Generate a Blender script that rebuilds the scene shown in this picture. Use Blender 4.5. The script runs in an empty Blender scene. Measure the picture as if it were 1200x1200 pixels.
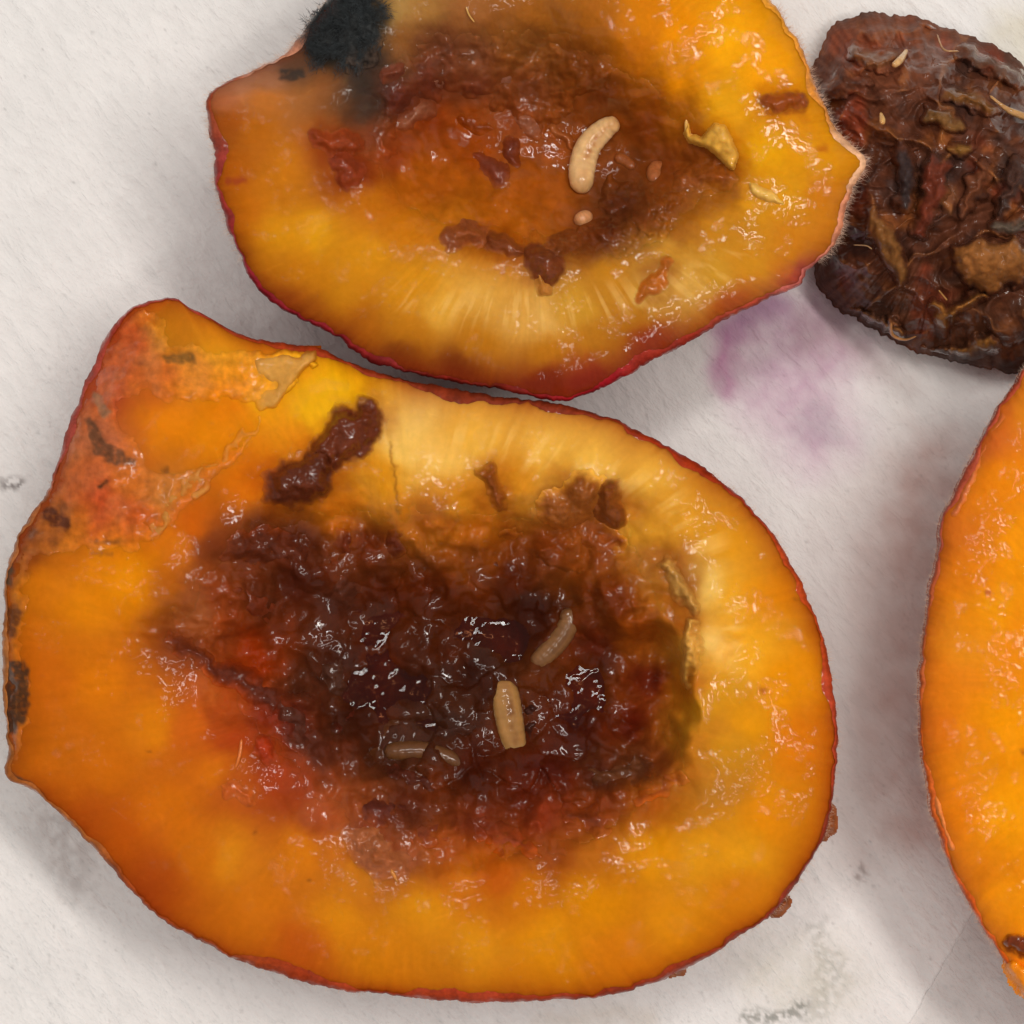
import bpy, math
import numpy as np

# ------------------------------------------------------------------ camera, world, lamps, exposure
sc = bpy.context.scene
COL = sc.collection
CAM_H = 0.32                       # camera height above the paper (m)
S0 = 8.4e-5                        # metres on the paper for one photo pixel (photo is 1200 px wide)

cam_d = bpy.data.cameras.new('camera')
cam = bpy.data.objects.new('camera', cam_d)
COL.objects.link(cam)
cam.location = (0, 0, CAM_H)
cam_d.sensor_width = 36.0
cam_d.lens = 36.0 * CAM_H / (1200 * S0)
cam_d.clip_start = 0.01
cam_d.clip_end = 20.0
sc.camera = cam

world = bpy.data.worlds.new('World')
sc.world = world
world.use_nodes = True
bgn = world.node_tree.nodes['Background']
bgn.inputs['Color'].default_value = (1.0, 0.965, 0.94, 1)
bgn.inputs['Strength'].default_value = 0.29

def lamp(name, loc, size_x, size_y, watts, color, spin=0.0):
    d = bpy.data.lights.new(name, 'AREA')
    d.shape = 'RECTANGLE'
    d.size, d.size_y = size_x, size_y
    d.energy = watts
    d.color = color
    o = bpy.data.objects.new(name, d)
    COL.objects.link(o)
    from mathutils import Vector, Quaternion
    o.location = loc
    q = (-Vector(loc)).to_track_quat('-Z', 'Y')
    o.rotation_euler = (q @ Quaternion((0, 0, 1), spin)).to_euler()
    return o

WARM = (1.0, 0.95, 0.89)
lamp('tube_lamp_right', (0.27, 0.10, 0.84), 0.42, 0.06, 3.0, WARM, math.radians(20))
lamp('tube_lamp_back', (0.00, 0.25, 0.84), 0.42, 0.06, 1.7, WARM, math.radians(20))
lamp('fill_lamp_front', (0.08, -0.20, 0.94), 0.42, 0.05, 1.3, WARM, math.radians(12))  # unseen fill, added to lift the shadows below the fruit
lamp('fill_lamp_left', (-0.22, 0.10, 0.88), 0.42, 0.05, 0.9, (1.0, 0.97, 0.94), math.radians(-35))  # weak unseen fill added from the upper left, opposite the main lamp

sc.view_settings.view_transform = 'Standard'
sc.view_settings.look = 'None'
sc.view_settings.exposure = 0.0
sc.view_settings.gamma = 1.0
sc.view_settings.use_curve_mapping = False
sc.cycles.use_denoising = True
sc.cycles.max_bounces = 8
sc.cycles.transparent_max_bounces = 12
sc.cycles.sample_clamp_indirect = 6.0
sc.cycles.caustics_reflective = False
sc.cycles.caustics_refractive = False
sc.render.film_transparent = False

# ------------------------------------------------------------------ helpers: noise, distance, colour
def _hash(ix, iy, seed):
    h = (ix.astype(np.int64) * 374761393 + iy.astype(np.int64) * 668265263 + seed * 1274126177) & 0xFFFFFFFF
    h = ((h ^ (h >> 13)) * 1274126177) & 0xFFFFFFFF
    h = h ^ (h >> 16)
    return (h & 0xFFFFFF) / float(0xFFFFFF)

_rg = np.random.default_rng(2024)
_PERM = _rg.permutation(256).astype(np.int32)
_GX = np.cos(np.arange(256) * 2 * np.pi / 256 * 7).astype(np.float32); _GY = np.sin(np.arange(256) * 2 * np.pi / 256 * 7).astype(np.float32)
def perlin(x, y, seed=0):
    x = np.asarray(x, np.float64); y = np.asarray(y, np.float64)
    x0 = np.floor(x); y0 = np.floor(y)
    fx = (x - x0).astype(np.float32); fy = (y - y0).astype(np.float32)
    ix = x0.astype(np.int32) + seed * 37; iy = y0.astype(np.int32) + seed * 91
    u = fx * fx * fx * (fx * (fx * 6 - 15) + 10); v = fy * fy * fy * (fy * (fy * 6 - 15) + 10)
    pa = _PERM[ix & 255]; pb = _PERM[(ix + 1) & 255]
    def g(p, a, b):
        h = _PERM[(p + iy + b) & 255]
        return _GX[h] * (fx - a) + _GY[h] * (fy - b)
    n00 = g(pa, 0, 0); n10 = g(pb, 1, 0); n01 = g(pa, 0, 1); n11 = g(pb, 1, 1)
    n0 = n00 + (n10 - n00) * u; n1 = n01 + (n11 - n01) * u
    return (n0 + (n1 - n0) * v) * 1.45

def fbm(u, v, size, octaves=4, seed=0, gain=0.5):
    a, s, out = 1.0, 1.0 / size, 0.0
    tot = 0
    for k in range(octaves):
        out = out + a * perlin(u * s + 17.3 * k, v * s - 9.1 * k, seed + k)
        tot += a; a *= gain; s *= 2.03
    return out / tot * 1.5

def ridged(u, v, size, octaves=4, seed=0):
    a, s, out, tot = 1.0, 1.0 / size, 0.0, 0
    for k in range(octaves):
        n = 1 - np.abs(perlin(u * s + 3.7 * k, v * s + 5.1 * k, seed + k)) * 1.6
        out = out + a * n * n; tot += a; a *= 0.5; s *= 2.1
    return out / tot

def worley(u, v, size, seed=0):
    """distance to nearest and second nearest cell point (in cells) and the id value of the nearest cell"""
    x = u / size; y = v / size
    ix = np.floor(x).astype(np.int64); iy = np.floor(y).astype(np.int64)
    d1 = np.full(x.shape, 9.0); d2 = np.full(x.shape, 9.0); cid = np.zeros(x.shape)
    for a in (-1, 0, 1):
        for b in (-1, 0, 1):
            cx = ix + a + _hash(ix + a, iy + b, seed); cy = iy + b + _hash(ix + a, iy + b, seed + 51)
            d = np.hypot(x - cx, y - cy)
            near = d < d1
            d2 = np.where(near, d1, np.minimum(d2, d))
            cid = np.where(near, _hash(ix + a, iy + b, seed + 99), cid)
            d1 = np.where(near, d, d1)
    return d1, d2, cid

def sstep(a, b, x):
    t = np.clip((x - a) / (b - a), 0, 1)
    return t * t * (3 - 2 * t)

def seg_dist(u, v, p, q):
    px, py = p; qx, qy = q
    dx, dy = qx - px, qy - py
    L = dx * dx + dy * dy + 1e-9
    t = np.clip(((u - px) * dx + (v - py) * dy) / L, 0, 1)
    return np.hypot(u - px - t * dx, v - py - t * dy), t

def poly_sdf(u, v, poly):
    """signed distance in px, positive inside"""
    d = np.full(u.shape, 1e9); inside = np.zeros(u.shape, bool)
    n = len(poly)
    for i in range(n):
        p, q = poly[i], poly[(i + 1) % n]
        d = np.minimum(d, seg_dist(u, v, p, q)[0])
        c = ((p[1] > v) != (q[1] > v)) & (u < (q[0] - p[0]) * (v - p[1]) / (q[1] - p[1] + 1e-12) + p[0])
        inside ^= c
    return np.where(inside, d, -d)

def stroke_sdf(u, v, pts):
    """pts: (u, v, radius) chain; positive inside"""
    out = np.full(u.shape, -1e9)
    if len(pts) == 1:
        return pts[0][2] - np.hypot(u - pts[0][0], v - pts[0][1])
    for a, b in zip(pts[:-1], pts[1:]):
        d, t = seg_dist(u, v, a[:2], b[:2])
        out = np.maximum(out, a[2] * (1 - t) + b[2] * t - d)
    return out

def lin(c):
    c = np.asarray(c, float) / 255.0
    return np.where(c <= 0.04045, c / 12.92, ((c + 0.055) / 1.055) ** 2.4)

def blend_points(u, v, pts, power=3.4, soft=14.0, warp=14.0, seed=7):
    P = np.array([p[:2] for p in pts], float); C = lin([p[2] for p in pts]) ** 0.45
    wu = u + warp * fbm(u, v, 70, 4, seed); wv = v + warp * fbm(u, v, 70, 4, seed + 20)
    out = np.zeros(u.shape + (3,))
    f = wu.ravel(), wv.ravel()
    flat = out.reshape(-1, 3)
    for s in range(0, f[0].size, 40000):
        a = f[0][s:s + 40000, None] - P[None, :, 0]; b = f[1][s:s + 40000, None] - P[None, :, 1]
        w = (a * a + b * b + soft * soft) ** (-power / 2 * 1.0)
        w /= w.sum(1, keepdims=True)
        flat[s:s + 40000] = (w @ C) ** (1 / 0.45)
    return out

def mix(a, b, t):
    t = np.asarray(t)[..., None]
    return a * (1 - t) + np.asarray(b) * t

def W(u, v, z):
    """photo column, photo row, height in m -> world point on that sight line at that height"""
    k = S0 * (CAM_H - z) / CAM_H
    return np.stack([(u - 600) * k, (600 - v) * k, z + 0 * u], -1)

MM = 0.001
def catmull(poly, n=12):
    P = np.array(poly, float); out = []
    for i in range(len(P)):
        p0, p1, p2, p3 = P[i - 1], P[i], P[(i + 1) % len(P)], P[(i + 2) % len(P)]
        for k in range(n):
            t = k / n
            out.append(0.5 * ((2 * p1) + (-p0 + p2) * t + (2 * p0 - 5 * p1 + 4 * p2 - p3) * t * t + (-p0 + 3 * p1 - 3 * p2 + p3) * t ** 3))
    return np.array(out)

# ------------------------------------------------------------------ materials
def nodes_of(name):
    m = bpy.data.materials.new(name); m.use_nodes = True
    nt = m.node_tree
    return m, nt, nt.nodes['Principled BSDF']

def wet_material(name, rough=0.3, coat=1.0, coat_rough=0.06, sss=0.3, sss_scale=0.8, radius=(1.0, 0.45, 0.15),
                 bump_mm=0.06, grain_mm=0.5, fine_mm=0.14, vary=0.12, spec=0.2, coat_bump=0.5, wet_lo=0.38, wet_hi=0.55, dry=0.3, wet_px=2.2, ripple_mm=0.7, ripple=0.12, coat_ior=1.38):
    m, nt, b = nodes_of(name)
    N, L = nt.nodes, nt.links
    at = N.new('ShaderNodeAttribute'); at.attribute_name = 'Col'
    tc = N.new('ShaderNodeTexCoord')
    n1 = N.new('ShaderNodeTexNoise'); n1.inputs['Scale'].default_value = 1000.0 / grain_mm
    n1.inputs['Detail'].default_value = 4; n1.inputs['Roughness'].default_value = 0.6
    L.new(tc.outputs['Object'], n1.inputs['Vector'])
    n2 = N.new('ShaderNodeTexNoise'); n2.inputs['Scale'].default_value = 1000.0 / fine_mm
    n2.inputs['Detail'].default_value = 3
    L.new(tc.outputs['Object'], n2.inputs['Vector'])
    ad = N.new('ShaderNodeMath'); ad.operation = 'MULTIPLY_ADD'; ad.inputs[1].default_value = 0.35
    L.new(n2.outputs['Fac'], ad.inputs[0]); L.new(n1.outputs['Fac'], ad.inputs[2])
    bp = N.new('ShaderNodeBump'); bp.inputs['Strength'].default_value = 1.0
    bp.inputs['Distance'].default_value = bump_mm * MM
    L.new(ad.outputs[0], bp.inputs['Height'])
    L.new(bp.outputs['Normal'], b.inputs['Normal'])
    bp2 = N.new('ShaderNodeBump'); bp2.inputs['Strength'].default_value = 1.0
    bp2.inputs['Distance'].default_value = ripple * MM
    n4 = N.new('ShaderNodeTexNoise'); n4.inputs['Scale'].default_value = 1000.0 / ripple_mm
    n4.inputs['Detail'].default_value = 1.2; n4.inputs['Roughness'].default_value = 0.45
    L.new(tc.outputs['Object'], n4.inputs['Vector'])
    L.new(n4.outputs['Fac'], bp2.inputs['Height'])
    L.new(bp2.outputs['Normal'], b.inputs['Coat Normal'])
    # colour: the vertex pigment, mottled a little
    mr = N.new('ShaderNodeMapRange'); mr.inputs['From Min'].default_value = 0.3; mr.inputs['From Max'].default_value = 0.7
    mr.inputs['To Min'].default_value = 1 - vary; mr.inputs['To Max'].default_value = 1 + vary
    L.new(n1.outputs['Fac'], mr.inputs['Value'])
    mx = N.new('ShaderNodeVectorMath'); mx.operation = 'SCALE'
    L.new(at.outputs['Color'], mx.inputs[0]); L.new(mr.outputs[0], mx.inputs['Scale'])
    L.new(mx.outputs[0], b.inputs['Base Color'])
    rr = N.new('ShaderNodeMapRange'); rr.inputs['From Min'].default_value = 0.35; rr.inputs['From Max'].default_value = 0.65
    rr.inputs['To Min'].default_value = rough * 0.75; rr.inputs['To Max'].default_value = rough * 1.3
    n3 = N.new('ShaderNodeTexNoise'); n3.inputs['Scale'].default_value = 1000 / wet_px; n3.inputs['Detail'].default_value = 3; L.new(tc.outputs['Object'], n3.inputs['Vector'])
    L.new(n3.outputs['Fac'], rr.inputs['Value']); L.new(rr.outputs[0], b.inputs['Roughness'])
    cw = N.new('ShaderNodeMapRange'); cw.inputs['From Min'].default_value = wet_lo; cw.inputs['From Max'].default_value = wet_hi
    cw.inputs['To Min'].default_value = coat * dry; cw.inputs['To Max'].default_value = coat
    L.new(n3.outputs['Fac'], cw.inputs['Value'])
    wm = N.new('ShaderNodeMath'); wm.operation = 'MULTIPLY'; L.new(cw.outputs[0], wm.inputs[0]); L.new(at.outputs['Alpha'], wm.inputs[1])
    L.new(wm.outputs[0], b.inputs['Coat Weight'])
    b.inputs['Coat Roughness'].default_value = coat_rough
    b.inputs['Coat IOR'].default_value = coat_ior
    b.inputs['Specular IOR Level'].default_value = spec
    b.inputs['Subsurface Weight'].default_value = sss
    b.inputs['Subsurface Radius'].default_value = radius
    b.inputs['Subsurface Scale'].default_value = sss_scale * MM
    return m

M = {}
M['flesh'] = wet_material('peach_flesh', rough=0.6, sss=0.45, sss_scale=1.1, bump_mm=0.03, grain_mm=0.55, coat=0.7, coat_rough=0.02, vary=0.04, spec=0.02, wet_lo=0.475, wet_hi=0.56, dry=0.0, ripple_mm=1.0, ripple=0.20, wet_px=3.0)
M['pulp'] = wet_material('rotten_pulp', rough=0.6, coat=1.0, sss=0.35, sss_scale=0.7, radius=(1, 0.35, 0.1), bump_mm=0.03, grain_mm=1.1, fine_mm=0.3, coat_rough=0.025, vary=0.10, spec=0.02, dry=0.22, wet_lo=0.44, wet_hi=0.58, wet_px=3.0, ripple_mm=1.5, ripple=0.17)
M['lump'] = wet_material('rotten_lump', rough=0.6, coat=0.9, sss=0.25, sss_scale=0.5, radius=(1, 0.4, 0.15), bump_mm=0.04, grain_mm=0.5, coat_rough=0.03, vary=0.14, spec=0.04, dry=0.4, ripple_mm=1.0, ripple=0.13)
M['skin'] = wet_material('peach_skin', rough=0.6, coat=0.7, coat_rough=0.06, sss=0.0, bump_mm=0.05, grain_mm=0.35, vary=0.2, spec=0.06, wet_lo=0.46, wet_hi=0.58, dry=0.03, ripple=0.1)
M['peel'] = wet_material('loose_peel', rough=0.55, coat=0.6, coat_rough=0.06, sss=0.3, sss_scale=0.5, bump_mm=0.025, grain_mm=0.6, vary=0.1, spec=0.04, wet_lo=0.46, wet_hi=0.58, dry=0.05, ripple=0.08, ripple_mm=1.2)
M['stone'] = wet_material('wet_peach_stone', rough=0.55, coat=1.0, coat_rough=0.03, sss=0.0, bump_mm=0.07, grain_mm=0.7, vary=0.22, spec=0.04, wet_lo=0.38, wet_hi=0.5, dry=0.08, ripple_mm=1.1, ripple=0.13, coat_ior=1.3)
M['shred'] = wet_material('flesh_shred', rough=0.5, coat=1.0, coat_rough=0.03, sss=0.3, sss_scale=0.6, bump_mm=0.03, grain_mm=0.5, vary=0.12, spec=0.05, dry=0.3, ripple=0.1)
M['stone_shred'] = wet_material('stone_shred', rough=0.55, coat=0.85, coat_rough=0.04, sss=0.15, sss_scale=0.5, bump_mm=0.05, grain_mm=0.6, vary=0.18, spec=0.04, wet_lo=0.46, wet_hi=0.58, dry=0.02, ripple=0.12, ripple_mm=1.1, coat_ior=1.3)
M['larva'] = wet_material('larva_body', rough=0.4, coat=1.0, coat_rough=0.04, sss=0.7, sss_scale=0.9, radius=(1, 0.7, 0.4), bump_mm=0.01, grain_mm=0.5, vary=0.06, spec=0.1, dry=0.7, ripple=0.03, ripple_mm=0.6)

def plain(name, rgb, rough=0.7, noise_mm=0.5, vary=0.25, sss=0):
    m, nt, b = nodes_of(name); N, L = nt.nodes, nt.links
    tc = N.new('ShaderNodeTexCoord'); n = N.new('ShaderNodeTexNoise'); n.inputs['Scale'].default_value = 1000 / noise_mm
    L.new(tc.outputs['Object'], n.inputs['Vector'])
    r = N.new('ShaderNodeValToRGB')
    c = lin(rgb)
    r.color_ramp.elements[0].color = (*(c * (1 - vary)), 1); r.color_ramp.elements[1].color = (*np.clip(c * (1 + vary), 0, 1), 1)
    r.color_ramp.elements[0].position = 0.3; r.color_ramp.elements[1].position = 0.7
    L.new(n.outputs['Fac'], r.inputs['Fac']); L.new(r.outputs['Color'], b.inputs['Base Color'])
    b.inputs['Roughness'].default_value = rough
    return m
M['fuzz'] = plain('skin_fuzz', (225, 190, 165), 0.6)
M['mould_hair'] = plain('mould_filaments', (50, 55, 57), 0.85, vary=0.6)

def juice_material():
    m = bpy.data.materials.new('brown_juice'); m.use_nodes = True
    nt = m.node_tree; N, L = nt.nodes, nt.links
    N.remove(N['Principled BSDF'])
    out = N['Material Output']
    tr = N.new('ShaderNodeBsdfTransparent'); gl = N.new('ShaderNodeBsdfGlossy'); gl.inputs['Roughness'].default_value = 0.04
    df = N.new('ShaderNodeBsdfDiffuse'); df.inputs['Color'].default_value = (*lin((78, 26, 10)), 1)
    tc = N.new('ShaderNodeTexCoord')
    n = N.new('ShaderNodeTexNoise'); n.inputs['Scale'].default_value = 260; n.inputs['Detail'].default_value = 3
    L.new(tc.outputs['Object'], n.inputs['Vector'])
    bp = N.new('ShaderNodeBump'); bp.inputs['Distance'].default_value = 0.0005; L.new(n.outputs['Fac'], bp.inputs['Height'])
    L.new(bp.outputs['Normal'], gl.inputs['Normal'])
    cr = N.new('ShaderNodeValToRGB')
    cr.color_ramp.elements[0].color = (0.74, 0.40, 0.24, 1); cr.color_ramp.elements[1].color = (0.93, 0.66, 0.46, 1)
    cr.color_ramp.elements[0].position = 0.35; cr.color_ramp.elements[1].position = 0.65
    L.new(n.outputs['Fac'], cr.inputs['Fac']); L.new(cr.outputs['Color'], tr.inputs['Color'])
    m1 = N.new('ShaderNodeMixShader'); m1.inputs['Fac'].default_value = 0.10
    L.new(tr.outputs[0], m1.inputs[1]); L.new(df.outputs[0], m1.inputs[2])
    fr = N.new('ShaderNodeFresnel'); fr.inputs['IOR'].default_value = 1.36; L.new(bp.outputs['Normal'], fr.inputs['Normal'])
    m2 = N.new('ShaderNodeMixShader'); L.new(fr.outputs[0], m2.inputs['Fac'])
    L.new(m1.outputs[0], m2.inputs[1]); L.new(gl.outputs[0], m2.inputs[2])
    L.new(m2.outputs[0], out.inputs['Surface'])
    return m
M['juice'] = juice_material()

# ------------------------------------------------------------------ mesh building
def link_mesh(name, verts, faces, mat, colors=None, parent=None, smooth=True, wet=None):
    me = bpy.data.meshes.new(name)
    verts = np.asarray(verts, np.float32).reshape(-1, 3); faces = np.asarray(faces, np.int32)
    nf, k = faces.shape
    me.vertices.add(len(verts)); me.vertices.foreach_set('co', verts.ravel())
    me.loops.add(nf * k); me.loops.foreach_set('vertex_index', faces.ravel())
    me.polygons.add(nf)
    me.polygons.foreach_set('loop_start', np.arange(0, nf * k, k, dtype=np.int32))
    me.polygons.foreach_set('loop_total', np.full(nf, k, np.int32))
    me.polygons.foreach_set('use_smooth', np.full(nf, smooth, bool))
    me.update(calc_edges=True)
    if colors is not None:
        ca = me.color_attributes.new('Col', 'FLOAT_COLOR', 'POINT')
        c = np.ones((len(verts), 4), np.float32); c[:, :3] = np.clip(np.asarray(colors).reshape(-1, 3), 0.0015, 0.95)
        if wet is not None: c[:, 3] = np.clip(np.asarray(wet).reshape(-1), 0, 1)
        ca.data.foreach_set('color', c.ravel())
    me.materials.append(mat)
    o = bpy.data.objects.new(name, me)
    COL.objects.link(o)
    if parent is not None:
        o.parent = parent
        o.matrix_parent_inverse = parent.matrix_world.inverted()
    return o

def thing(name, label, category, loc, group=None):
    o = bpy.data.objects.new(name, None); COL.objects.link(o)
    o.empty_display_size = 0.005
    o.location = loc
    o['label'] = label; o['category'] = category
    if group: o['group'] = group
    bpy.context.view_layer.update()
    return o

def tag(o, label=None, category=None, group=None, kind=None):
    for k, x in (('label', label), ('category', category), ('group', group), ('kind', kind)):
        if x: o[k] = x
    return o

def ring_faces(nr, nt, offset=0, flip=False):
    i = np.arange(nr - 1)[:, None]; j = np.arange(nt)[None, :]
    a = i * nt + j; b = i * nt + (j + 1) % nt; c = (i + 1) * nt + (j + 1) % nt; d = (i + 1) * nt + j
    f = np.stack([a, b, c, d], -1).reshape(-1, 4) + offset
    return f[:, ::-1] if flip else f

class Blob:
    """something seen from above with an outline that is a star about its centre"""
    def __init__(self, centre, outline, jag=1.5, seed=1):
        self.c = np.array(centre, float)
        P = catmull(outline) - self.c
        th = np.arctan2(P[:, 1], P[:, 0]); r = np.hypot(P[:, 0], P[:, 1])
        o = np.argsort(th); th, r = th[o], r[o]
        self.th = np.concatenate([th - 2 * np.pi, th, th + 2 * np.pi]); self.r = np.concatenate([r, r, r])
        self.jag, self.seed = jag, seed
        self.tab = np.linspace(-np.pi, np.pi, 3001); self.rtab = self._radius(self.tab)
    def radius(self, th):
        return np.interp(th, self.tab, self.rtab)
    def _radius(self, th):
        r = np.interp(th, self.th, self.r)
        x, y = self.c[0] + r * np.cos(th), self.c[1] + r * np.sin(th)
        return r + self.jag * (fbm(x, y, 26, 3, self.seed) * 1.4 + 0.7 * fbm(x, y, 7, 2, self.seed + 5))
    def rho(self, u, v):
        th = np.arctan2(v - self.c[1], u - self.c[0])
        return np.hypot(u - self.c[0], v - self.c[1]) / self.radius(th)
    def edge(self, u, v):            # px from the outline, along the ray from the centre
        th = np.arctan2(v - self.c[1], u - self.c[0])
        return self.radius(th) - np.hypot(u - self.c[0], v - self.c[1])

def build_half(root, blob, height, colour, skin_colour, nt, nr, band=6.0, wet=None):
    """flesh (closed solid) and skin (outer shell with a lip) of a cut peach half"""
    th = np.linspace(-np.pi, np.pi, nt, endpoint=False)
    R = blob.radius(th)
    x = blob.c[0]; y = blob.c[1]
    s = np.linspace(0, 1, nr) ** 0.86
    s[0] = 0.002
    bw = band * np.clip(0.35 + 2.6 * np.abs(fbm(x + R * np.cos(th), y + R * np.sin(th), 120, 3, blob.seed + 9)), 0.3, 2.4)
    Rf = R - bw
    u = x + s[:, None] * Rf * np.cos(th); v = y + s[:, None] * Rf * np.sin(th)
    z = height(u, v)
    col = colour(u, v)
    top = W(u, v, z)
    zr = z[-1]
    # flesh below the cut face: an inset bowl
    rings = []; crings = []
    for t in np.linspace(0.03, 1, 26):
        f = np.cos(t * np.pi / 2) ** 0.75; g = 1 - np.sin(t * np.pi / 2)
        zz = 0.0012 + (zr - 0.0016) * g
        k = (0.985 * f + 0.004)
        rings.append(W(x + Rf * k * np.cos(th), y + Rf * k * np.sin(th), zr) * [1, 1, 0] + np.stack([0 * th, 0 * th, zz], -1))
        crings.append(np.broadcast_to(col[-1], (nt, 3)))
    verts = np.concatenate([top.reshape(-1, 3)] + rings)
    cols = np.concatenate([col.reshape(-1, 3)] + crings)
    # faces run clockwise in the picture frame; v goes down, so flip for upward normals
    f = ring_faces(nr + len(rings), nt, flip=False)
    wt = np.ones(len(verts))
    if wet is not None: wt[:u.size] = wet(u, v).ravel()
    flesh = link_mesh('flesh', verts, f, M['flesh'], cols, root, wet=wt)
    # skin
    rings = []; cols = []
    cs = skin_colour(x + R * np.cos(th), y + R * np.sin(th), th)
    lip = [(-0.6, 0.25), (0.0, 0.18), (0.35, -0.02), (0.75, -0.45), (1.0, -1.1), (0.98, -2.0)]
    wob = fbm(x + R * np.cos(th), y + R * np.sin(th), 18, 3, blob.seed + 31)
    for a, dz in lip:
        rr = Rf + bw * a
        zz = zr + dz * MM * (0.8 + 0.5 * wob) + 0.06 * MM
        rings.append(W(x + rr * np.cos(th), y + rr * np.sin(th), zz)); cols.append(cs)
    zl = zr - 2.0 * MM
    base = rings[-1]
    cxy = W(np.array([x]), np.array([y]), float(zr.mean()))[0]
    for t in np.linspace(0.04, 1, 34):
        f_ = np.cos(t * np.pi / 2) ** 0.72; g = 1 - np.sin(t * np.pi / 2)
        p = base.copy()
        p[:, :2] = cxy[:2] + (base[:, :2] - cxy[:2]) * (f_ * 0.995 + 0.004)
        p[:, 2] = 0.0006 + (base[:, 2] - 0.0006) * g
        rings.append(p)
        n = fbm(u[-1] + 40 * t, v[-1] - 60 * t, 50, 3, 77)
        cols.append(mix(cs, lin((190, 110, 40)), np.clip(0.25 + 0.5 * n, 0, 0.7) * t))
    skin = link_mesh('skin', np.concatenate(rings), ring_faces(len(rings), nt), M['skin'], np.concatenate(cols), root)
    return flesh, skin, (th, R, zr)

def patch(name, root, base, shape, colour, mat, hmax=1.0, width=12.0, step=1.7, rough=0.25, rough_px=14, edge_warp=4.0,
          lumps=0.0, lump_px=22.0, seed=3, bite=0.35, blend=None, mottle=0.3, label=None, profile='dome', lift=None, blend_px=None, clip=None):
    """a piece lying on the surface `base`; its rim dips under that surface. shape: polygon [(u,v)..] or strokes [(u,v,r)..]"""
    pts = np.array([p[:2] for p in shape], float)
    rad = max([p[2] if len(p) > 2 else 0 for p in shape]) + 10 + edge_warp * 2
    u0, v0 = pts.min(0) - rad; u1, v1 = pts.max(0) + rad
    gu = np.arange(u0, u1 + step, step); gv = np.arange(v0, v1 + step, step)
    u, v = np.meshgrid(gu, gv)
    wu = u + edge_warp * fbm(u, v, 24, 3, seed + 1) * 1.3; wv = v + edge_warp * fbm(u, v, 24, 3, seed + 2) * 1.3
    d = stroke_sdf(wu, wv, shape) if len(shape[0]) > 2 else poly_sdf(wu, wv, shape)
    if clip is not None: d = np.minimum(d, clip.edge(u, v) - 7)
    t = np.clip(d / width, 0, 1)
    prof = np.sqrt(np.clip(1 - (1 - t) ** 2, 0, 1)) if profile == 'dome' else sstep(0, 1, t)
    h = hmax * prof
    h = h + rough * fbm(u, v, rough_px, 4, seed + 5) * sstep(0, width * 0.75, d)
    cid = 0.5 + 0 * u
    if lumps > 0:
        lu = u + 7 * fbm(u, v, 30, 2, seed + 8); lv = v + 7 * fbm(u, v, 30, 2, seed + 9)
        d1, d2, cid = worley(lu, lv, lump_px, seed + 11)
        e1, e2, _ = worley(lu, lv, lump_px * 0.45, seed + 12)
        h = h + lumps * (np.clip(0.75 - d1 * d1, -0.3, 1) * (0.5 + cid) + 0.35 * np.clip(0.7 - e1 * e1, -0.2, 1)) * sstep(0, width * 0.75, d)
    if lift is not None:
        h = h + lift(u, v) * sstep(-1, 4, d)
    h = np.where(d < 0, h - bite * np.clip(-d / 3.0, 0, 2) - 0.02, h)
    z = base(u, v) + h * MM
    col = colour(u, v) if callable(colour) else np.broadcast_to(lin(colour), u.shape + (3,)).copy()
    n = fbm(u, v, 10, 3, seed + 21)
    col = col * (1 + mottle * n + mottle * (cid - 0.5) * 1.2)[..., None]
    if blend is not None:
        col = mix(blend(u, v), col, sstep(-1, blend_px or width * 0.8, d))
    vs = W(u, v, z)
    nv, nu = u.shape
    i = np.arange(nv - 1)[:, None]; j = np.arange(nu - 1)[None, :]
    a = i * nu + j; f = np.stack([a, a + nu, a + nu + 1, a + 1], -1).reshape(-1, 4)
    keep = (d.ravel()[f] > -4.5).any(1)
    f = f[keep]
    used = np.unique(f); remap = np.zeros(nv * nu, int); remap[used] = np.arange(len(used))
    o = link_mesh(name, vs.reshape(-1, 3)[used], remap[f], mat, col.reshape(-1, 3)[used], root)
    if label: o['label'] = label
    return o

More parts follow.
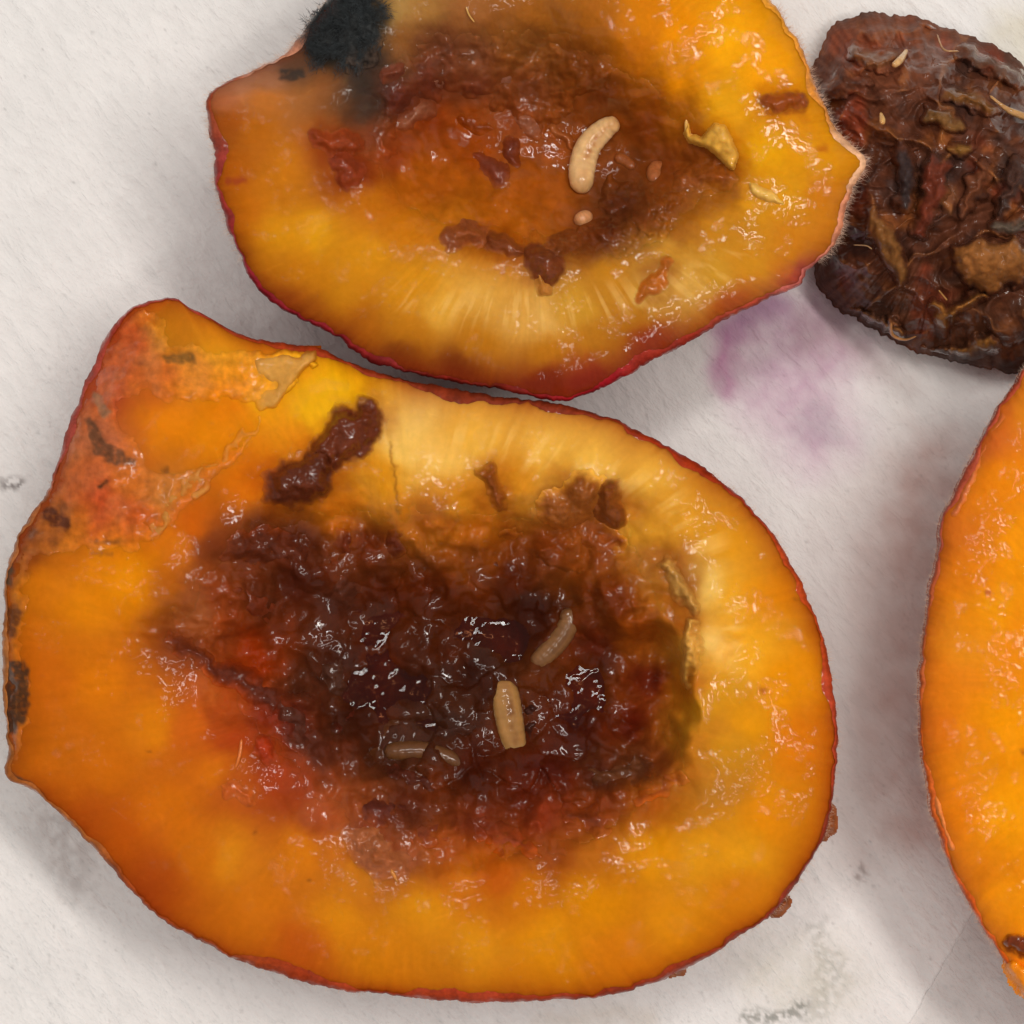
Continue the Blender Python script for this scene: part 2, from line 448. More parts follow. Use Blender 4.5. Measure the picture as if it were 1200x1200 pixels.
def tube(name, root, base, pts, mat, colour, sides=10, steps=None, lift=0.0, sink=0.4, seg=0.0, nseg=11, seed=5, belly=None, round_ends=True, flat=1.0):
    """pts: (u, v, radius px [, extra height mm]) chain, smoothed; lies on `base`"""
    P = np.array([(p[0], p[1], p[2], p[3] if len(p) > 3 else 0.0) for p in pts], float)
    n = steps or max(14, int(np.hypot(*np.diff(P[:, :2], axis=0).T).sum() / 2.2))
    Q = np.vstack([2 * P[0] - P[1], P, 2 * P[-1] - P[-2]])
    tt = np.linspace(0, len(P) - 1 - 1e-6, n)
    k = tt.astype(int); f = (tt - k)[:, None]
    p0, p1, p2, p3 = Q[k], Q[k + 1], Q[k + 2], Q[k + 3]
    C = 0.5 * (2 * p1 + (p2 - p0) * f + (2 * p0 - 5 * p1 + 4 * p2 - p3) * f ** 2 + (3 * p1 - p0 - 3 * p2 + p3) * f ** 3)
    s = np.linspace(0, 1, n)
    r = C[:, 2].copy()
    if round_ends:
        L = np.hypot(*np.diff(C[:, :2], axis=0).T).sum()
        e0 = np.clip(s * L / (P[0, 2] + 1e-6), 0, 1); e1 = np.clip((1 - s) * L / (P[-1, 2] + 1e-6), 0, 1)
        r = r * np.sqrt(1 - (1 - e0) ** 2) * np.sqrt(1 - (1 - e1) ** 2)
    r = np.maximum(r, 0.15)
    if seg: r = r * (1 + seg * np.cos(s * nseg * 2 * np.pi))
    zc = base(C[:, 0], C[:, 1]) + (C[:, 2] * S0 * 0.92) * flat * (1 - sink) + (lift + C[:, 3]) * MM
    zc = np.polyval(np.polyfit(s, zc, 4), s) if n >= 60 else np.convolve(np.pad(zc, 3, mode='edge'), np.ones(7) / 7, 'valid')
    ctr = W(C[:, 0], C[:, 1], zc)
    tg = np.gradient(ctr, axis=0); tg /= np.linalg.norm(tg, axis=1, keepdims=True) + 1e-12
    side = np.cross(tg, [0, 0, 1.0]); side /= np.linalg.norm(side, axis=1, keepdims=True) + 1e-12
    up = np.cross(side, tg)
    ph = np.linspace(0, 2 * np.pi, sides, endpoint=False)
    rw = (r * S0 * 0.92)[:, None, None]
    V = ctr[:, None, :] + rw * (np.cos(ph)[None, :, None] * side[:, None, :] + flat * np.sin(ph)[None, :, None] * up[:, None, :])
    col = np.broadcast_to(lin(colour), (n, sides, 3)).copy()
    m = fbm(s[:, None] * 90 + 0 * ph, ph[None, :] * 12 + 0 * s[:, None], 9, 3, seed)
    col *= (1 + 0.22 * m)[..., None]
    if belly is not None:            # a darker gut showing through along the back
        g = np.exp(-((ph[None, :] - np.pi * 0.56) / 0.34) ** 2) * np.exp(-((s[:, None] - 0.48) / 0.36) ** 2) * (0.6 + 0.9 * m)
        col = mix(col, lin(belly), np.clip(g, 0, 0.85))
    if n >= 60:                      # clearer, warmer tissue at both ends
        fade = np.clip(1 - np.minimum(s, 1 - s) / 0.2, 0, 1)[:, None] + 0 * ph[None, :]
        col = mix(col, col * np.array([0.62, 0.48, 0.36]), 0.75 * fade)
    F = ring_faces(n, sides)
    V = V.reshape(-1, 3)
    o = link_mesh(name, V, F, mat, col, root)
    return o

def hairs(name, root, pos, direc, length, width, mat, seed=1):
    """many thin tapering blades (bent once), one object"""
    rg = np.random.default_rng(seed)
    n = len(pos)
    d = direc / (np.linalg.norm(direc, axis=1, keepdims=True) + 1e-12)
    rnd = rg.normal(size=(n, 3)); side = np.cross(d, rnd); side /= np.linalg.norm(side, axis=1, keepdims=True) + 1e-12
    up = np.cross(side, d)
    Lh = length[:, None]; w = width
    bend = rg.normal(size=(n, 3)) * 0.22
    mid = pos + d * Lh * 0.5 + bend * Lh * 0.25; tip = pos + d * Lh + bend * Lh
    tri = np.array([0, 2.0944, 4.18879])
    V = []
    for c, k in ((pos, 1.0), (mid, 0.75), (tip, 0.12)):
        V.append(c[:, None, :] + w * k * (np.cos(tri)[None, :, None] * side[:, None, :] + np.sin(tri)[None, :, None] * up[:, None, :]))
    V = np.stack(V, 1).reshape(-1, 3)
    f = []
    for l in (0, 1):
        for j in range(3):
            f.append([l * 3 + j, l * 3 + (j + 1) % 3, l * 3 + 3 + (j + 1) % 3, l * 3 + 3 + j])
    F = (np.array(f)[None] + (np.arange(n) * 9)[:, None, None]).reshape(-1, 4)
    o = link_mesh(name, V, F, mat, None, root)
    o['kind'] = 'stuff'
    return o

def fuzz(root, blob, zr_th, count, lo, hi, seed, keep=None, spread=1.0):
    rg = np.random.default_rng(seed)
    th0, R0, zr0 = zr_th
    th = rg.uniform(-np.pi, np.pi, count)
    if keep is not None:
        k = keep(th); th = th[rg.uniform(size=count) < k]
    n = len(th)
    R = np.interp(th, th0, R0); zr = np.interp(th, th0, zr0)
    drop = np.abs(rg.normal(size=n)) * 0.9 * MM * spread + 0.1 * MM
    u = blob.c[0] + (R - 0.8) * np.cos(th); v = blob.c[1] + (R - 0.8) * np.sin(th)
    pos = W(u, v, zr - drop)
    d = np.stack([np.cos(th), -np.sin(th), 0.25 + 0 * th], -1) + rg.normal(size=(n, 3)) * 0.5
    return hairs('fuzz', root, pos, d, rg.uniform(lo, hi, n) * MM, 0.011 * MM, M['fuzz'], seed)

# ------------------------------------------------------------------ the paper towels
def paper_material():
    m, nt, b = nodes_of('paper_towel'); N, L = nt.nodes, nt.links
    at = N.new('ShaderNodeAttribute'); at.attribute_name = 'Col'
    tc = N.new('ShaderNodeTexCoord')
    def noise(scale, rot, sx, sy, detail=4):
        mp = N.new('ShaderNodeMapping'); mp.inputs['Rotation'].default_value = (0, 0, math.radians(rot)); mp.inputs['Scale'].default_value = (sx, sy, 1); mp.vector_type = 'TEXTURE'
        L.new(tc.outputs['Object'], mp.inputs['Vector'])
        n = N.new('ShaderNodeTexNoise'); n.inputs['Scale'].default_value = scale; n.inputs['Detail'].default_value = detail; n.inputs['Roughness'].default_value = 0.62
        n.inputs['Distortion'].default_value = 0.4
        L.new(mp.outputs[0], n.inputs['Vector']); return n
    a = noise(800, -52, 3.2, 1.0)      # creped fibres
    c = noise(2300, -40, 2.2, 1.0)
    e = noise(420, 0, 1, 1, 3)
    s1 = N.new('ShaderNodeMath'); s1.operation = 'MULTIPLY_ADD'; s1.inputs[1].default_value = 0.35
    L.new(c.outputs['Fac'], s1.inputs[0]); L.new(a.outputs['Fac'], s1.inputs[2])
    s2 = N.new('ShaderNodeMath'); s2.operation = 'MULTIPLY_ADD'; s2.inputs[1].default_value = 0.8
    L.new(e.outputs['Fac'], s2.inputs[0]); L.new(s1.outputs[0], s2.inputs[2])
    bp = N.new('ShaderNodeBump'); bp.inputs['Distance'].default_value = 0.00038; bp.inputs['Strength'].default_value = 0.9
    L.new(s2.outputs[0], bp.inputs['Height']); L.new(bp.outputs['Normal'], b.inputs['Normal'])
    mr = N.new('ShaderNodeMapRange'); mr.inputs['From Min'].default_value = 0.5; mr.inputs['From Max'].default_value = 1.0
    mr.inputs['To Min'].default_value = 0.93; mr.inputs['To Max'].default_value = 1.04
    L.new(s1.outputs[0], mr.inputs['Value'])
    mx = N.new('ShaderNodeVectorMath'); mx.operation = 'SCALE'
    L.new(at.outputs['Color'], mx.inputs[0]); L.new(mr.outputs[0], mx.inputs['Scale'])
    L.new(mx.outputs[0], b.inputs['Base Color'])
    b.inputs['Roughness'].default_value = 0.92
    b.inputs['Specular IOR Level'].default_value = 0.15
    return m
M['paper'] = paper_material()

def grid(name, gu, gv, zf, cf, keep, mat):
    u, v = np.meshgrid(gu, gv)
    z = zf(u, v)
    V = np.stack([(u - 600) * S0, (600 - v) * S0, z], -1)
    nv, nu = u.shape
    i = np.arange(nv - 1)[:, None]; j = np.arange(nu - 1)[None, :]
    a = i * nu + j; f = np.stack([a, a + nu, a + nu + 1, a + 1], -1).reshape(-1, 4)
    if keep is not None:
        k = keep(u, v).ravel()
        f = f[k[f].all(1)]
    return link_mesh(name, V.reshape(-1, 3), f, mat, cf(u, v))

def paper_height(u, v):
    s = (u + v) * 0.7071; t = (u - v) * 0.7071
    crepe = ridged(s / 3.2, t, 9, 2, 61) - 0.5
    return (0.22 * fbm(u, v, 260, 3, 41) + 0.10 * fbm(u, v, 55, 3, 44) + 0.12 * crepe * (0.6 + fbm(u, v, 120, 2, 48))) * MM

def paper_colour(u, v):
    c = np.broadcast_to(np.array([0.82, 0.80, 0.785]), u.shape + (3,)).copy()
    c *= (1 + 0.03 * fbm(u, v, 90, 3, 71))[..., None]
    def stain_or_shade(pts, rgb, amt, soft, seed, grain=0.14, gpx=22):
        nonlocal c
        wu = u + 16 * fbm(u, v, 60, 3, seed); wv = v + 16 * fbm(u, v, 60, 3, seed + 3)
        d = stroke_sdf(wu, wv, pts)
        a = sstep(-soft, soft * 0.7, d) * amt * np.clip(1 + grain * 2 * fbm(u, v, gpx, 3, seed + 6), 0, 1.6)
        c = mix(c, lin(rgb), np.clip(a, 0, 0.96))
    stain_or_shade([(905, 385, 40), (950, 400, 62), (920, 450, 52), (955, 500, 40)], (190, 142, 174), 0.6, 56, 101)
    stain_or_shade([(855, 400, 10), (848, 428, 16), (856, 445, 8)], (190, 96, 160), 0.6, 26, 105)
    stain_or_shade([(905, 350, 20), (870, 370, 20)], (160, 100, 150), 0.5, 24, 106)
    stain_or_shade([(960, 390, 22), (1000, 410, 20), (1050, 440, 18)], (130, 98, 92), 0.35, 34, 107)  # soft shadow below the stone, painted brown into the paper
    stain_or_shade([(960, 495, 18), (945, 505, 14)], (150, 140, 152), 0.3, 20, 108)
    stain_or_shade([(1090, 560, 45), (1070, 680, 45), (1060, 820, 40), (1080, 960, 30)], (184, 134, 122), 0.52, 52, 109, 0.2, 40)  # cast shadow left of the right half, painted into the paper colour
    stain_or_shade([(1000, 600, 30), (1010, 760, 40), (1010, 960, 40)], (192, 166, 160), 0.28, 60, 110, 0.2, 40)  # wider, fainter painted shade between the large and right halves
    # grey-green mould on the paper near the lower edge
    stain_or_shade([(955, 1095, 12), (965, 1130, 18), (975, 1165, 18), (960, 1180, 12)], (150, 150, 142), 0.28, 18, 111, 1.7, 10)
    stain_or_shade([(900, 1140, 30), (960, 1150, 45)], (208, 202, 186), 0.4, 44, 112, 0.3)
    stain_or_shade([(880, 1190, 8), (935, 1185, 10)], (130, 130, 122), 0.45, 10, 113, 1.6, 7)
    stain_or_shade([(5, 565, 10), (22, 572, 8)], (120, 112, 110), 0.5, 9, 115, 1.4, 7)
    stain_or_shade([(60, 960, 22), (80, 1000, 18), (100, 1040, 16)], (150, 132, 126), 0.22, 30, 117, 0.9, 18)  # faint greyish band along the large half's lower left edge
    stain_or_shade([(1010, 1020, 5), (1000, 1035, 4)], (140, 125, 120), 0.4, 6, 118, 1.0, 6)
    stain_or_shade([(650, 1195, 10), (760, 1190, 10)], (205, 190, 170), 0.3, 18, 119)
    stain_or_shade([(1190, 40, 30), (1230, 60, 40)], (216, 208, 186), 0.6, 30, 120)
    # specks and fibre dirt, denser low in the sheet
    sp = worley(u, v, 33, 131)
    c *= (1 - 0.5 * 0.6 * (sp[2] > 0.8) * np.clip(1 - sp[0] / (0.02 + 0.08 * (sp[2] - 0.8) * 5), 0, 1))[..., None]
    g = np.clip(fbm(u, v, 5.5, 2, 140) - 0.42, 0, 1) * sstep(-0.3, 0.5, fbm(u, v, 150, 2, 141) + (v - 700) / 700)
    c *= (1 - 0.3 * g)[..., None]
    return c

FOLD = lambda u, v: (u - 1118) * 0.866 + (v - 1108) * 0.5      # beyond this slanting cut edge the upper sheet ends
gp = np.concatenate([np.arange(-560, -20, 22.0), np.arange(-20, 1222, 2.6), np.arange(1230, 1790, 22.0)])
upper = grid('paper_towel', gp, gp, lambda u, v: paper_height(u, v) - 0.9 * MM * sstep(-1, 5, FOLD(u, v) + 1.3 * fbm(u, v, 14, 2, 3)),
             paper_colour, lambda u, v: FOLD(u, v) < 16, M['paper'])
tag(upper, 'white creped paper towel stained purple and grey under the fruit', kind='structure')
gl2 = np.concatenate([np.arange(-600, 1040, 60.0), np.arange(1040, 1222, 3.0), np.arange(1230, 1850, 30.0)])
gl2v = np.concatenate([np.arange(-600, 1060, 60.0), np.arange(1060, 1222, 3.0), np.arange(1230, 1850, 30.0)])
lower = grid('under_sheet', gl2, gl2v, lambda u, v: -0.00026 + 0.5 * paper_height(u, v),
             lambda u, v: paper_colour(u + 313, v - 211) * 0 + np.array([0.70, 0.675, 0.66]) * (1 + 0.05 * fbm(u, v, 40, 3, 9) - 0.25 * np.clip(fbm(u, v, 9, 2, 8) - 0.4, 0, 1))[..., None],
             None, M['paper'])
tag(lower, 'greyer lower sheet of paper showing past the cut edge', kind='structure')

# ------------------------------------------------------------------ MAIN HALF (lower left)
MAIN_OUT = [(172, 354), (190, 350), (208, 350), (222, 361), (245, 371), (270, 387), (300, 397), (340, 402), (372, 408), (400, 420), (440, 435), (480, 446),
    (530, 455), (590, 465), (650, 472), (700, 485), (740, 500), (780, 522), (830, 552), (870, 585), (905, 625), (930, 665), (948, 705), (965, 750), (976, 800),
    (981, 850), (980, 900), (976, 940), (968, 975), (955, 1000), (937, 1030), (912, 1064), (880, 1088), (840, 1115), (800, 1138), (750, 1157), (700, 1169),
    (640, 1172), (580, 1175), (520, 1173), (460, 1166), (400, 1160), (340, 1146), (280, 1125), (230, 1100), (183, 1072), (150, 1040), (125, 1010), (95, 978),
    (72, 955), (50, 935), (28, 921), (7, 909), (9, 880), (5, 840), (3, 800), (3, 760), (5, 720), (6, 680), (13, 650), (27, 615), (50, 585), (65, 550), (76, 510),
    (91, 470), (110, 425), (130, 385), (150, 363)]
main = Blob((470, 790), MAIN_OUT, 1.6, 11)
MAIN_CAV = [(195, 748), (222, 700), (250, 648), (300, 615), (345, 605), (420, 596), (520, 596), (600, 604), (660, 590), (720, 592), (748, 640), (772, 690), (800, 735),
    (795, 800), (790, 850), (802, 890), (800, 925), (745, 955), (700, 985), (620, 1000), (540, 1012), (470, 1005), (420, 975), (372, 935), (335, 890), (300, 850), (262, 805), (225, 780)]
MAIN_PTS = [
 (100,700,(222,132,8)),(150,680,(232,142,2)),(60,800,(203,106,14)),(120,800,(216,120,10)),(180,850,(216,125,12)),(60,880,(196,105,15)),(120,900,(203,108,12)),
 (200,950,(207,110,12)),(140,980,(190,90,12)),(250,900,(212,115,15)),(110,960,(180,85,15)),(180,1030,(176,80,15)),(230,1000,(202,110,12)),(270,1000,(214,132,20)),
 (300,1070,(207,116,15)),(350,1000,(212,121,15)),(400,1080,(217,136,15)),(350,1110,(192,92,18)),(450,1120,(214,131,15)),(500,1070,(217,141,18)),(560,1110,(220,145,20)),
 (640,1100,(220,141,10)),(700,1060,(217,136,5)),(760,1000,(224,146,10)),(820,1000,(222,149,20)),(870,1000,(227,155,20)),(900,950,(227,141,8)),(930,870,(228,131,10)),
 (800,1080,(222,142,14)),(720,1120,(216,128,14)),(860,1050,(216,132,16)),
 (920,800,(238,152,5)),(880,760,(246,174,30)),(860,700,(235,168,35)),(900,700,(233,147,10)),(850,640,(233,162,25)),(800,600,(229,163,40)),(760,560,(242,186,66)),
 (700,540,(242,190,76)),(640,520,(240,186,74)),(560,500,(242,186,70)),(490,500,(248,204,104)),(520,540,(244,194,92)),(470,530,(244,198,98)),(400,450,(246,187,10)),(370,480,(242,182,20)),
 (450,550,(217,142,20)),(480,600,(190,110,20)),(560,620,(187,101,15)),(400,600,(196,106,15)),(340,520,(227,141,20)),(290,560,(211,110,10)),(270,470,(224,126,8)),
 (200,500,(227,131,10)),(250,520,(222,131,8)),(230,610,(200,95,10)),(200,640,(211,115,15)),(120,655,(222,131,8)),(50,680,(214,125,15)),(600,560,(214,140,30)),(660,560,(222,160,50)),
 (540,580,(206,130,25)),(310,470,(236,160,20)),
 (200,390,(216,136,25)),(260,400,(226,150,25)),(230,430,(214,131,40)),(180,440,(202,101,30)),(150,400,(192,86,40)),(130,450,(187,80,40)),(110,520,(182,96,60)),
 (100,570,(192,95,45)),(150,600,(182,76,20)),(120,590,(180,66,28)),(60,620,(162,85,25)),(90,640,(197,110,20)),(160,560,(192,100,25)),(190,570,(182,110,40)),(35,640,(142,70,25)),
 (300,640,(95,40,18)),(350,640,(88,36,18)),(430,640,(104,42,15)),(260,640,(120,54,25)),(260,700,(140,60,20)),(230,720,(156,84,40)),(300,700,(98,42,20)),(350,680,(84,34,20)),
 (300,770,(150,50,8)),(270,785,(150,54,10)),(260,760,(140,60,20)),(220,755,(120,54,25)),(400,710,(88,42,28)),(450,700,(84,34,15)),(500,700,(92,37,12)),(560,650,(135,67,15)),(540,720,(88,36,12)),
 (600,680,(88,34,12)),(640,640,(122,55,15)),(700,640,(137,66,20)),(690,600,(152,86,30)),(720,700,(112,46,12)),(760,730,(145,67,12)),(700,760,(84,30,12)),(760,800,(94,26,12)),
 (740,850,(90,24,10)),(680,850,(76,24,12)),(620,720,(66,25,12)),(560,790,(60,25,13)),(520,760,(80,34,15)),(480,800,(66,30,18)),(440,770,(86,34,14)),(400,780,(76,34,20)),
 (360,800,(80,40,25)),(420,840,(66,28,15)),(380,880,(80,37,25)),(460,880,(75,37,22)),(520,850,(66,34,22)),(560,900,(75,27,12)),(640,900,(80,24,12)),(620,930,(94,32,12)),
 (700,910,(80,37,25)),(750,900,(84,42,25)),(780,890,(125,57,20)),(760,940,(170,85,20)),(700,950,(132,56,18)),(640,960,(132,51,25)),(560,960,(112,46,25)),(480,950,(94,42,25)),
 (520,1000,(160,75,25)),(580,1020,(192,91,15)),(460,1000,(152,76,40)),(430,970,(132,60,30)),(650,1000,(152,71,20)),(700,1000,(187,106,25)),(420,1030,(200,120,25)),(540,1040,(205,115,15)),(620,1045,(205,118,12)),
 (260,840,(172,74,24)),(270,870,(168,62,18)),(240,810,(190,92,34)),(300,880,(146,54,14)),(320,910,(165,60,20)),(310,850,(136,44,20)),(340,850,(94,36,25)),(350,920,(152,60,25)),
 (280,925,(182,86,25)),(380,960,(170,80,40)),(400,1000,(197,110,25)),(230,850,(205,100,20)),
 (800,680,(192,141,60)),(830,690,(240,196,100)),(840,760,(252,208,116)),(810,760,(217,152,50)),(830,820,(212,146,25)),(810,850,(202,136,30)),(850,880,(207,141,25)),(830,920,(192,126,35)),
 (780,660,(170,100,30)),(760,620,(217,152,40)),(740,600,(202,131,40)),(870,850,(227,151,10)),(845,800,(220,152,24)),(808,800,(196,112,22)),(815,870,(190,116,28)),(806,905,(184,106,26)),(800,735,(168,92,20)),(796,800,(176,100,20)),(792,850,(150,80,20)),(790,700,(176,104,24))]

def main_height(u, v):
    e = main.edge(u, v)
    wu = u + 22 * fbm(u, v, 110, 3, 201); wv = v + 22 * fbm(u, v, 110, 3, 202)
    d = poly_sdf(wu, wv, MAIN_CAV) + 26 * fbm(u, v, 95, 2, 203) + 9 * fbm(u, v, 34, 2, 204)
    wide = 135 - 85 * sstep(690, 770, u) * sstep(190, 90, np.abs(v - 800))
    z = 26.0 - 8.2 * sstep(-30, 1.0, d / wide * 1.0) * sstep(-0.3, 1.0, d / wide)
    z -= 1.4 * np.exp(-np.clip(e, 0, None) / 16.0)                           # rounded edge of the cut
    near = sstep(-70, 10, d)
    z += 1.1 * fbm(u, v, 85, 2, 207) * sstep(10, 70, d)
    z += 0.5 * fbm(u, v, 170, 3, 210) + (0.05 + 0.2 * near) * fbm(u, v, 34, 3, 214)
    z += (0.012 + 0.05 * near) * fbm(u, v, 9, 3, 218)
    # the stem end slopes away to the left under its peel
    sl = poly_sdf(u, v, [(-30, 940), (-30, 300), (240, 320), (232, 430), (120, 520), (92, 640), (26, 660), (22, 760), (36, 850), (30, 940)])
    z -= 9.0 * sstep(-25, 140, sl)
    z += 1.0 * np.exp(-(poly_sdf(u, v, [(300, 400), (372, 412), (350, 470), (250, 560), (180, 640), (160, 600), (250, 500)]) / 22.0) ** 2) * 0.5
    z -= 1.1 * sstep(0, 26, poly_sdf(u, v, [(840, 735), (880, 742), (850, 790), (822, 770)]))   # scooped pale spot by the wall
    z += 1.0 * np.exp(-((u - 812) / 16.0) ** 2 - ((v - 690) / 30.0) ** 2) + 0.9 * np.exp(-((u - 815) / 14.0) ** 2 - ((v - 770) / 36.0) ** 2)
    return z * MM

SPOTS_MAIN = [  # dark mould spots and bruises on peel and flesh (own shape, flat)
 ([(58, 604, 9), (75, 612, 8)], (88, 42, 24), 0.9), ([(73, 592, 7)], (130, 70, 30), 0.6), ([(38, 624, 6)], (110, 60, 30), 0.7), ([(62, 636, 6)], (130, 70, 30), 0.5),
 ([(104, 492, 4), (118, 524, 10), (138, 536, 9), (155, 541, 5)], (92, 62, 42), 0.85), ([(112, 465, 4), (124, 484, 6)], (140, 110, 80), 0.7),
 ([(198, 421, 6), (222, 420, 7)], (104, 78, 40), 0.75), ([(117, 570, 2.4), (124, 565, 2.4)], (52, 40, 22), 0.95), ([(194, 552, 3)], (110, 60, 20), 0.7),
 ([(114, 635, 3), (138, 635, 3.5)], (128, 72, 26), 0.75), ([(108, 648, 2.2), (130, 649, 2.2)], (140, 80, 26), 0.6), ([(128, 562, 3)], (140, 50, 20), 0.5),
 ([(9, 655, 8), (8, 680, 7)], (78, 66, 50), 0.85), ([(16, 718, 9), (14, 740, 7)], (92, 50, 26), 0.85), ([(20, 785, 13), (18, 830, 16), (14, 852, 8)], (58, 42, 30), 0.9),
 ([(6, 760, 6)], (120, 70, 40), 0.6), ([(12, 870, 6)], (120, 66, 30), 0.5), ([(5, 905, 5), (30, 922, 6), (48, 934, 4)], (80, 62, 46), 0.8),
 ([(895, 808, 4)], (172, 88, 14), 0.8), ([(174, 880, 1.6)], (120, 60, 20), 0.8), ([(300, 974, 1.6)], (120, 60, 20), 0.8), ([(362, 1032, 1.8)], (130, 70, 20), 0.8), ([(932, 700, 1.6)], (140, 80, 20), .7),
 ([(458, 520, 1.5), (462, 560, 2.0), (466, 600, 2.2)], (150, 92, 22), 0.8), ([(490, 604, 1.2), (500, 590, 1.4)], (160, 90, 20), 0.7)]

def spots(c, u, v, lst, seed=300):
    for k, (pts, rgb, a) in enumerate(lst):
        wu = u + 3.2 * fbm(u, v, 12, 2, seed + k); wv = v + 3.2 * fbm(u, v, 12, 2, seed + 40 + k)
        c = mix(c, lin(rgb), a * sstep(-3.0, 2.6, stroke_sdf(wu, wv, pts)) * np.clip(1 + 0.5 * fbm(u, v, 6, 2, seed + 80), 0.4, 1))
    return c

def flesh_detail(c, u, v, blob, seed):
    th = np.arctan2(v - blob.c[1], u - blob.c[0]); r = np.hypot(u - blob.c[0], v - blob.c[1])
    fib = fbm(th * 300, r * 0.16 + 5 * fbm(u, v, 60, 2, seed), 8, 3, seed + 2) * (0.5 + sstep(-0.2, 0.5, fbm(u, v, 110, 2, seed + 4)))           # fibres that run out from the stone
    c = c * (1 + 0.055 * fib + 0.04 * fbm(u, v, 46, 3, seed + 5) + 0.025 * fbm(u, v, 8, 2, seed + 8))[..., None]
    vein = ridged(u + 20 * fbm(u, v, 60, 2, seed + 9), v + 20 * fbm(u, v, 60, 2, seed + 10), 95, 2, seed + 11)
    return 0.95 * mix(c, c * 1.12 + np.array([0.02, 0.02, 0.004]), 0.5 * sstep(0.86, 0.98, vein))

def soak(c, u, v, lst, seed):
    for k, pts in enumerate(lst):
        wu = u + 14 * fbm(u, v, 30, 3, seed + k); wv = v + 14 * fbm(u, v, 30, 3, seed + 40 + k)
        c = mix(c, c * np.array([0.62, 0.42, 0.5]), 0.75 * sstep(-26, 8, stroke_sdf(wu, wv, pts)))
    return c
SOAK_MAIN = [[(334, 566, 24), (358, 560, 28), (410, 508, 26), (430, 490, 20)], [(574, 556, 10), (584, 590, 9)], [(512, 610, 12)], [(600, 628, 10)], [(670, 588, 30), (715, 590, 20)], [(790, 670, 6), (808, 715, 6)], [(440, 1000, 14)]]
SOAK_TOP = [[(390, 168, 16), (410, 205, 16)], [(575, 195, 16), (602, 180, 10)], [(545, 275, 12), (600, 290, 10), (642, 312, 16)], [(905, 120, 10), (932, 120, 10)], [(765, 338, 8), (780, 312, 6)], [(840, 180, 8), (856, 200, 6)]]
def main_colour(u, v, edge=True):
    c = blend_points(u, v, MAIN_PTS, seed=221)
    c = flesh_detail(c, u, v, main, 230)
    th = np.arctan2(v - main.c[1], u - main.c[0])
    band = sstep(-10, 24, stroke_sdf(u, v + 8 * fbm(u, v, 40, 2, 232), [(460, 505, 22), (560, 512, 24), (680, 535, 24), (780, 580, 22), (850, 660, 20), (860, 760, 16)]))
    facet = fbm(th * 300, 0.12 * np.hypot(u - main.c[0], v - main.c[1]) + 5 * fbm(u, v, 50, 2, 233), 13, 3, 234)
    c = mix(c, lin((248, 206, 112)), 0.45 * band * sstep(0.0, 0.5, facet))
    if edge:
        e = main.edge(u, v)
        left = sstep(330, 40, u)
        wide = (30 - 12 * left) * (0.75 + 0.5 * fbm(u, v, 90, 2, 240))
        a = np.exp(-np.clip(e - 3, 0, None) / wide * 1.7)
        c = c * (1 - np.array([0.16, 0.30, 0.3]) * np.exp(-np.clip(e, 0, None) / 55.0)[..., None])
        c = mix(c, lin((150, 50, 12)), 0.85 * a * (1 - 0.35 * left))
    return spots(soak(c, u, v, SOAK_MAIN, 290), u, v, SPOTS_MAIN)

def main_skin(u, v, th):
    c = blend_points(u, v, [(600, 480, (120, 44, 22)), (830, 552, (150, 46, 16)), (950, 705, (178, 66, 22)), (980, 850, (176, 64, 34)), (960, 1000, (132, 46, 24)), (800, 1138, (140, 48, 22)),
        (600, 1174, (158, 54, 26)), (400, 1160, (150, 52, 20)), (200, 1085, (150, 62, 22)), (60, 945, (160, 88, 36)), (5, 800, (160, 96, 46)), (10, 660, (156, 92, 48)), (90, 470, (150, 62, 50)), (170, 354, (156, 52, 36)), (300, 397, (150, 52, 20))], seed=250)
    return c * (1.05 + 0.35 * fbm(u, v, 16, 3, 255))[..., None]

root = thing('peach_half', 'large rotten peach half with brown pulpy hollow, lower left on the paper', 'peach half', tuple(W(np.array(470.), np.array(790.), 0.0)), 'cut peach halves')
flesh, skin, mrim = build_half(root, main, main_height, main_colour, main_skin, 1250, 235, band=4.2,
    wet=lambda u, v: np.clip(0.10 + 0.9 * sstep(-85, -5, poly_sdf(u, v, MAIN_CAV)) + 0.35 * sstep(650, 850, u) * sstep(1000, 850, v), 0, 1))

# peel left on the stem end
peel_col = lambda u, v: spots(mix(blend_points(u, v, MAIN_PTS, seed=221, warp=20), lin((204, 136, 84)), 0.06 + 0.3 * np.clip(fbm(u, v, 40, 3, 260), 0, 1)), u, v, SPOTS_MAIN)
peel_poly = [(168, 360), (186, 372), (196, 396), (208, 404), (232, 408), (262, 412), (300, 414), (345, 410), (369, 408), (371, 422), (352, 436), (346, 452), (333, 464), (324, 478), (306, 481), (296, 470), (262, 466), (226, 472), (196, 470), (168, 455),
    (136, 470), (142, 500), (160, 520), (168, 545), (186, 556), (232, 546), (262, 528), (292, 504), (300, 500), (278, 536), (240, 572), (214, 600), (180, 634), (150, 648), (100, 645), (40, 652), (30, 690), (24, 760), (34, 800), (32, 850), (14, 905), (9, 900), (8, 860), (9, 800), (8, 740), (10, 690), (18, 655), (32, 618), (56, 588), (70, 552), (82, 512), (96, 472), (114, 430), (134, 390), (154, 366)]
peel = patch('peel', root, main_height, peel_poly, peel_col, M['peel'], hmax=0.16, width=10, rough=0.2, rough_px=38, edge_warp=9, seed=270, bite=0.4, profile='step', blend=main_colour, clip=main,
      lift=lambda u, v: 0.5 * sstep(270, 350, u) * sstep(500, 440, v), label='thin translucent peel still on the stem end, spotted with mould')
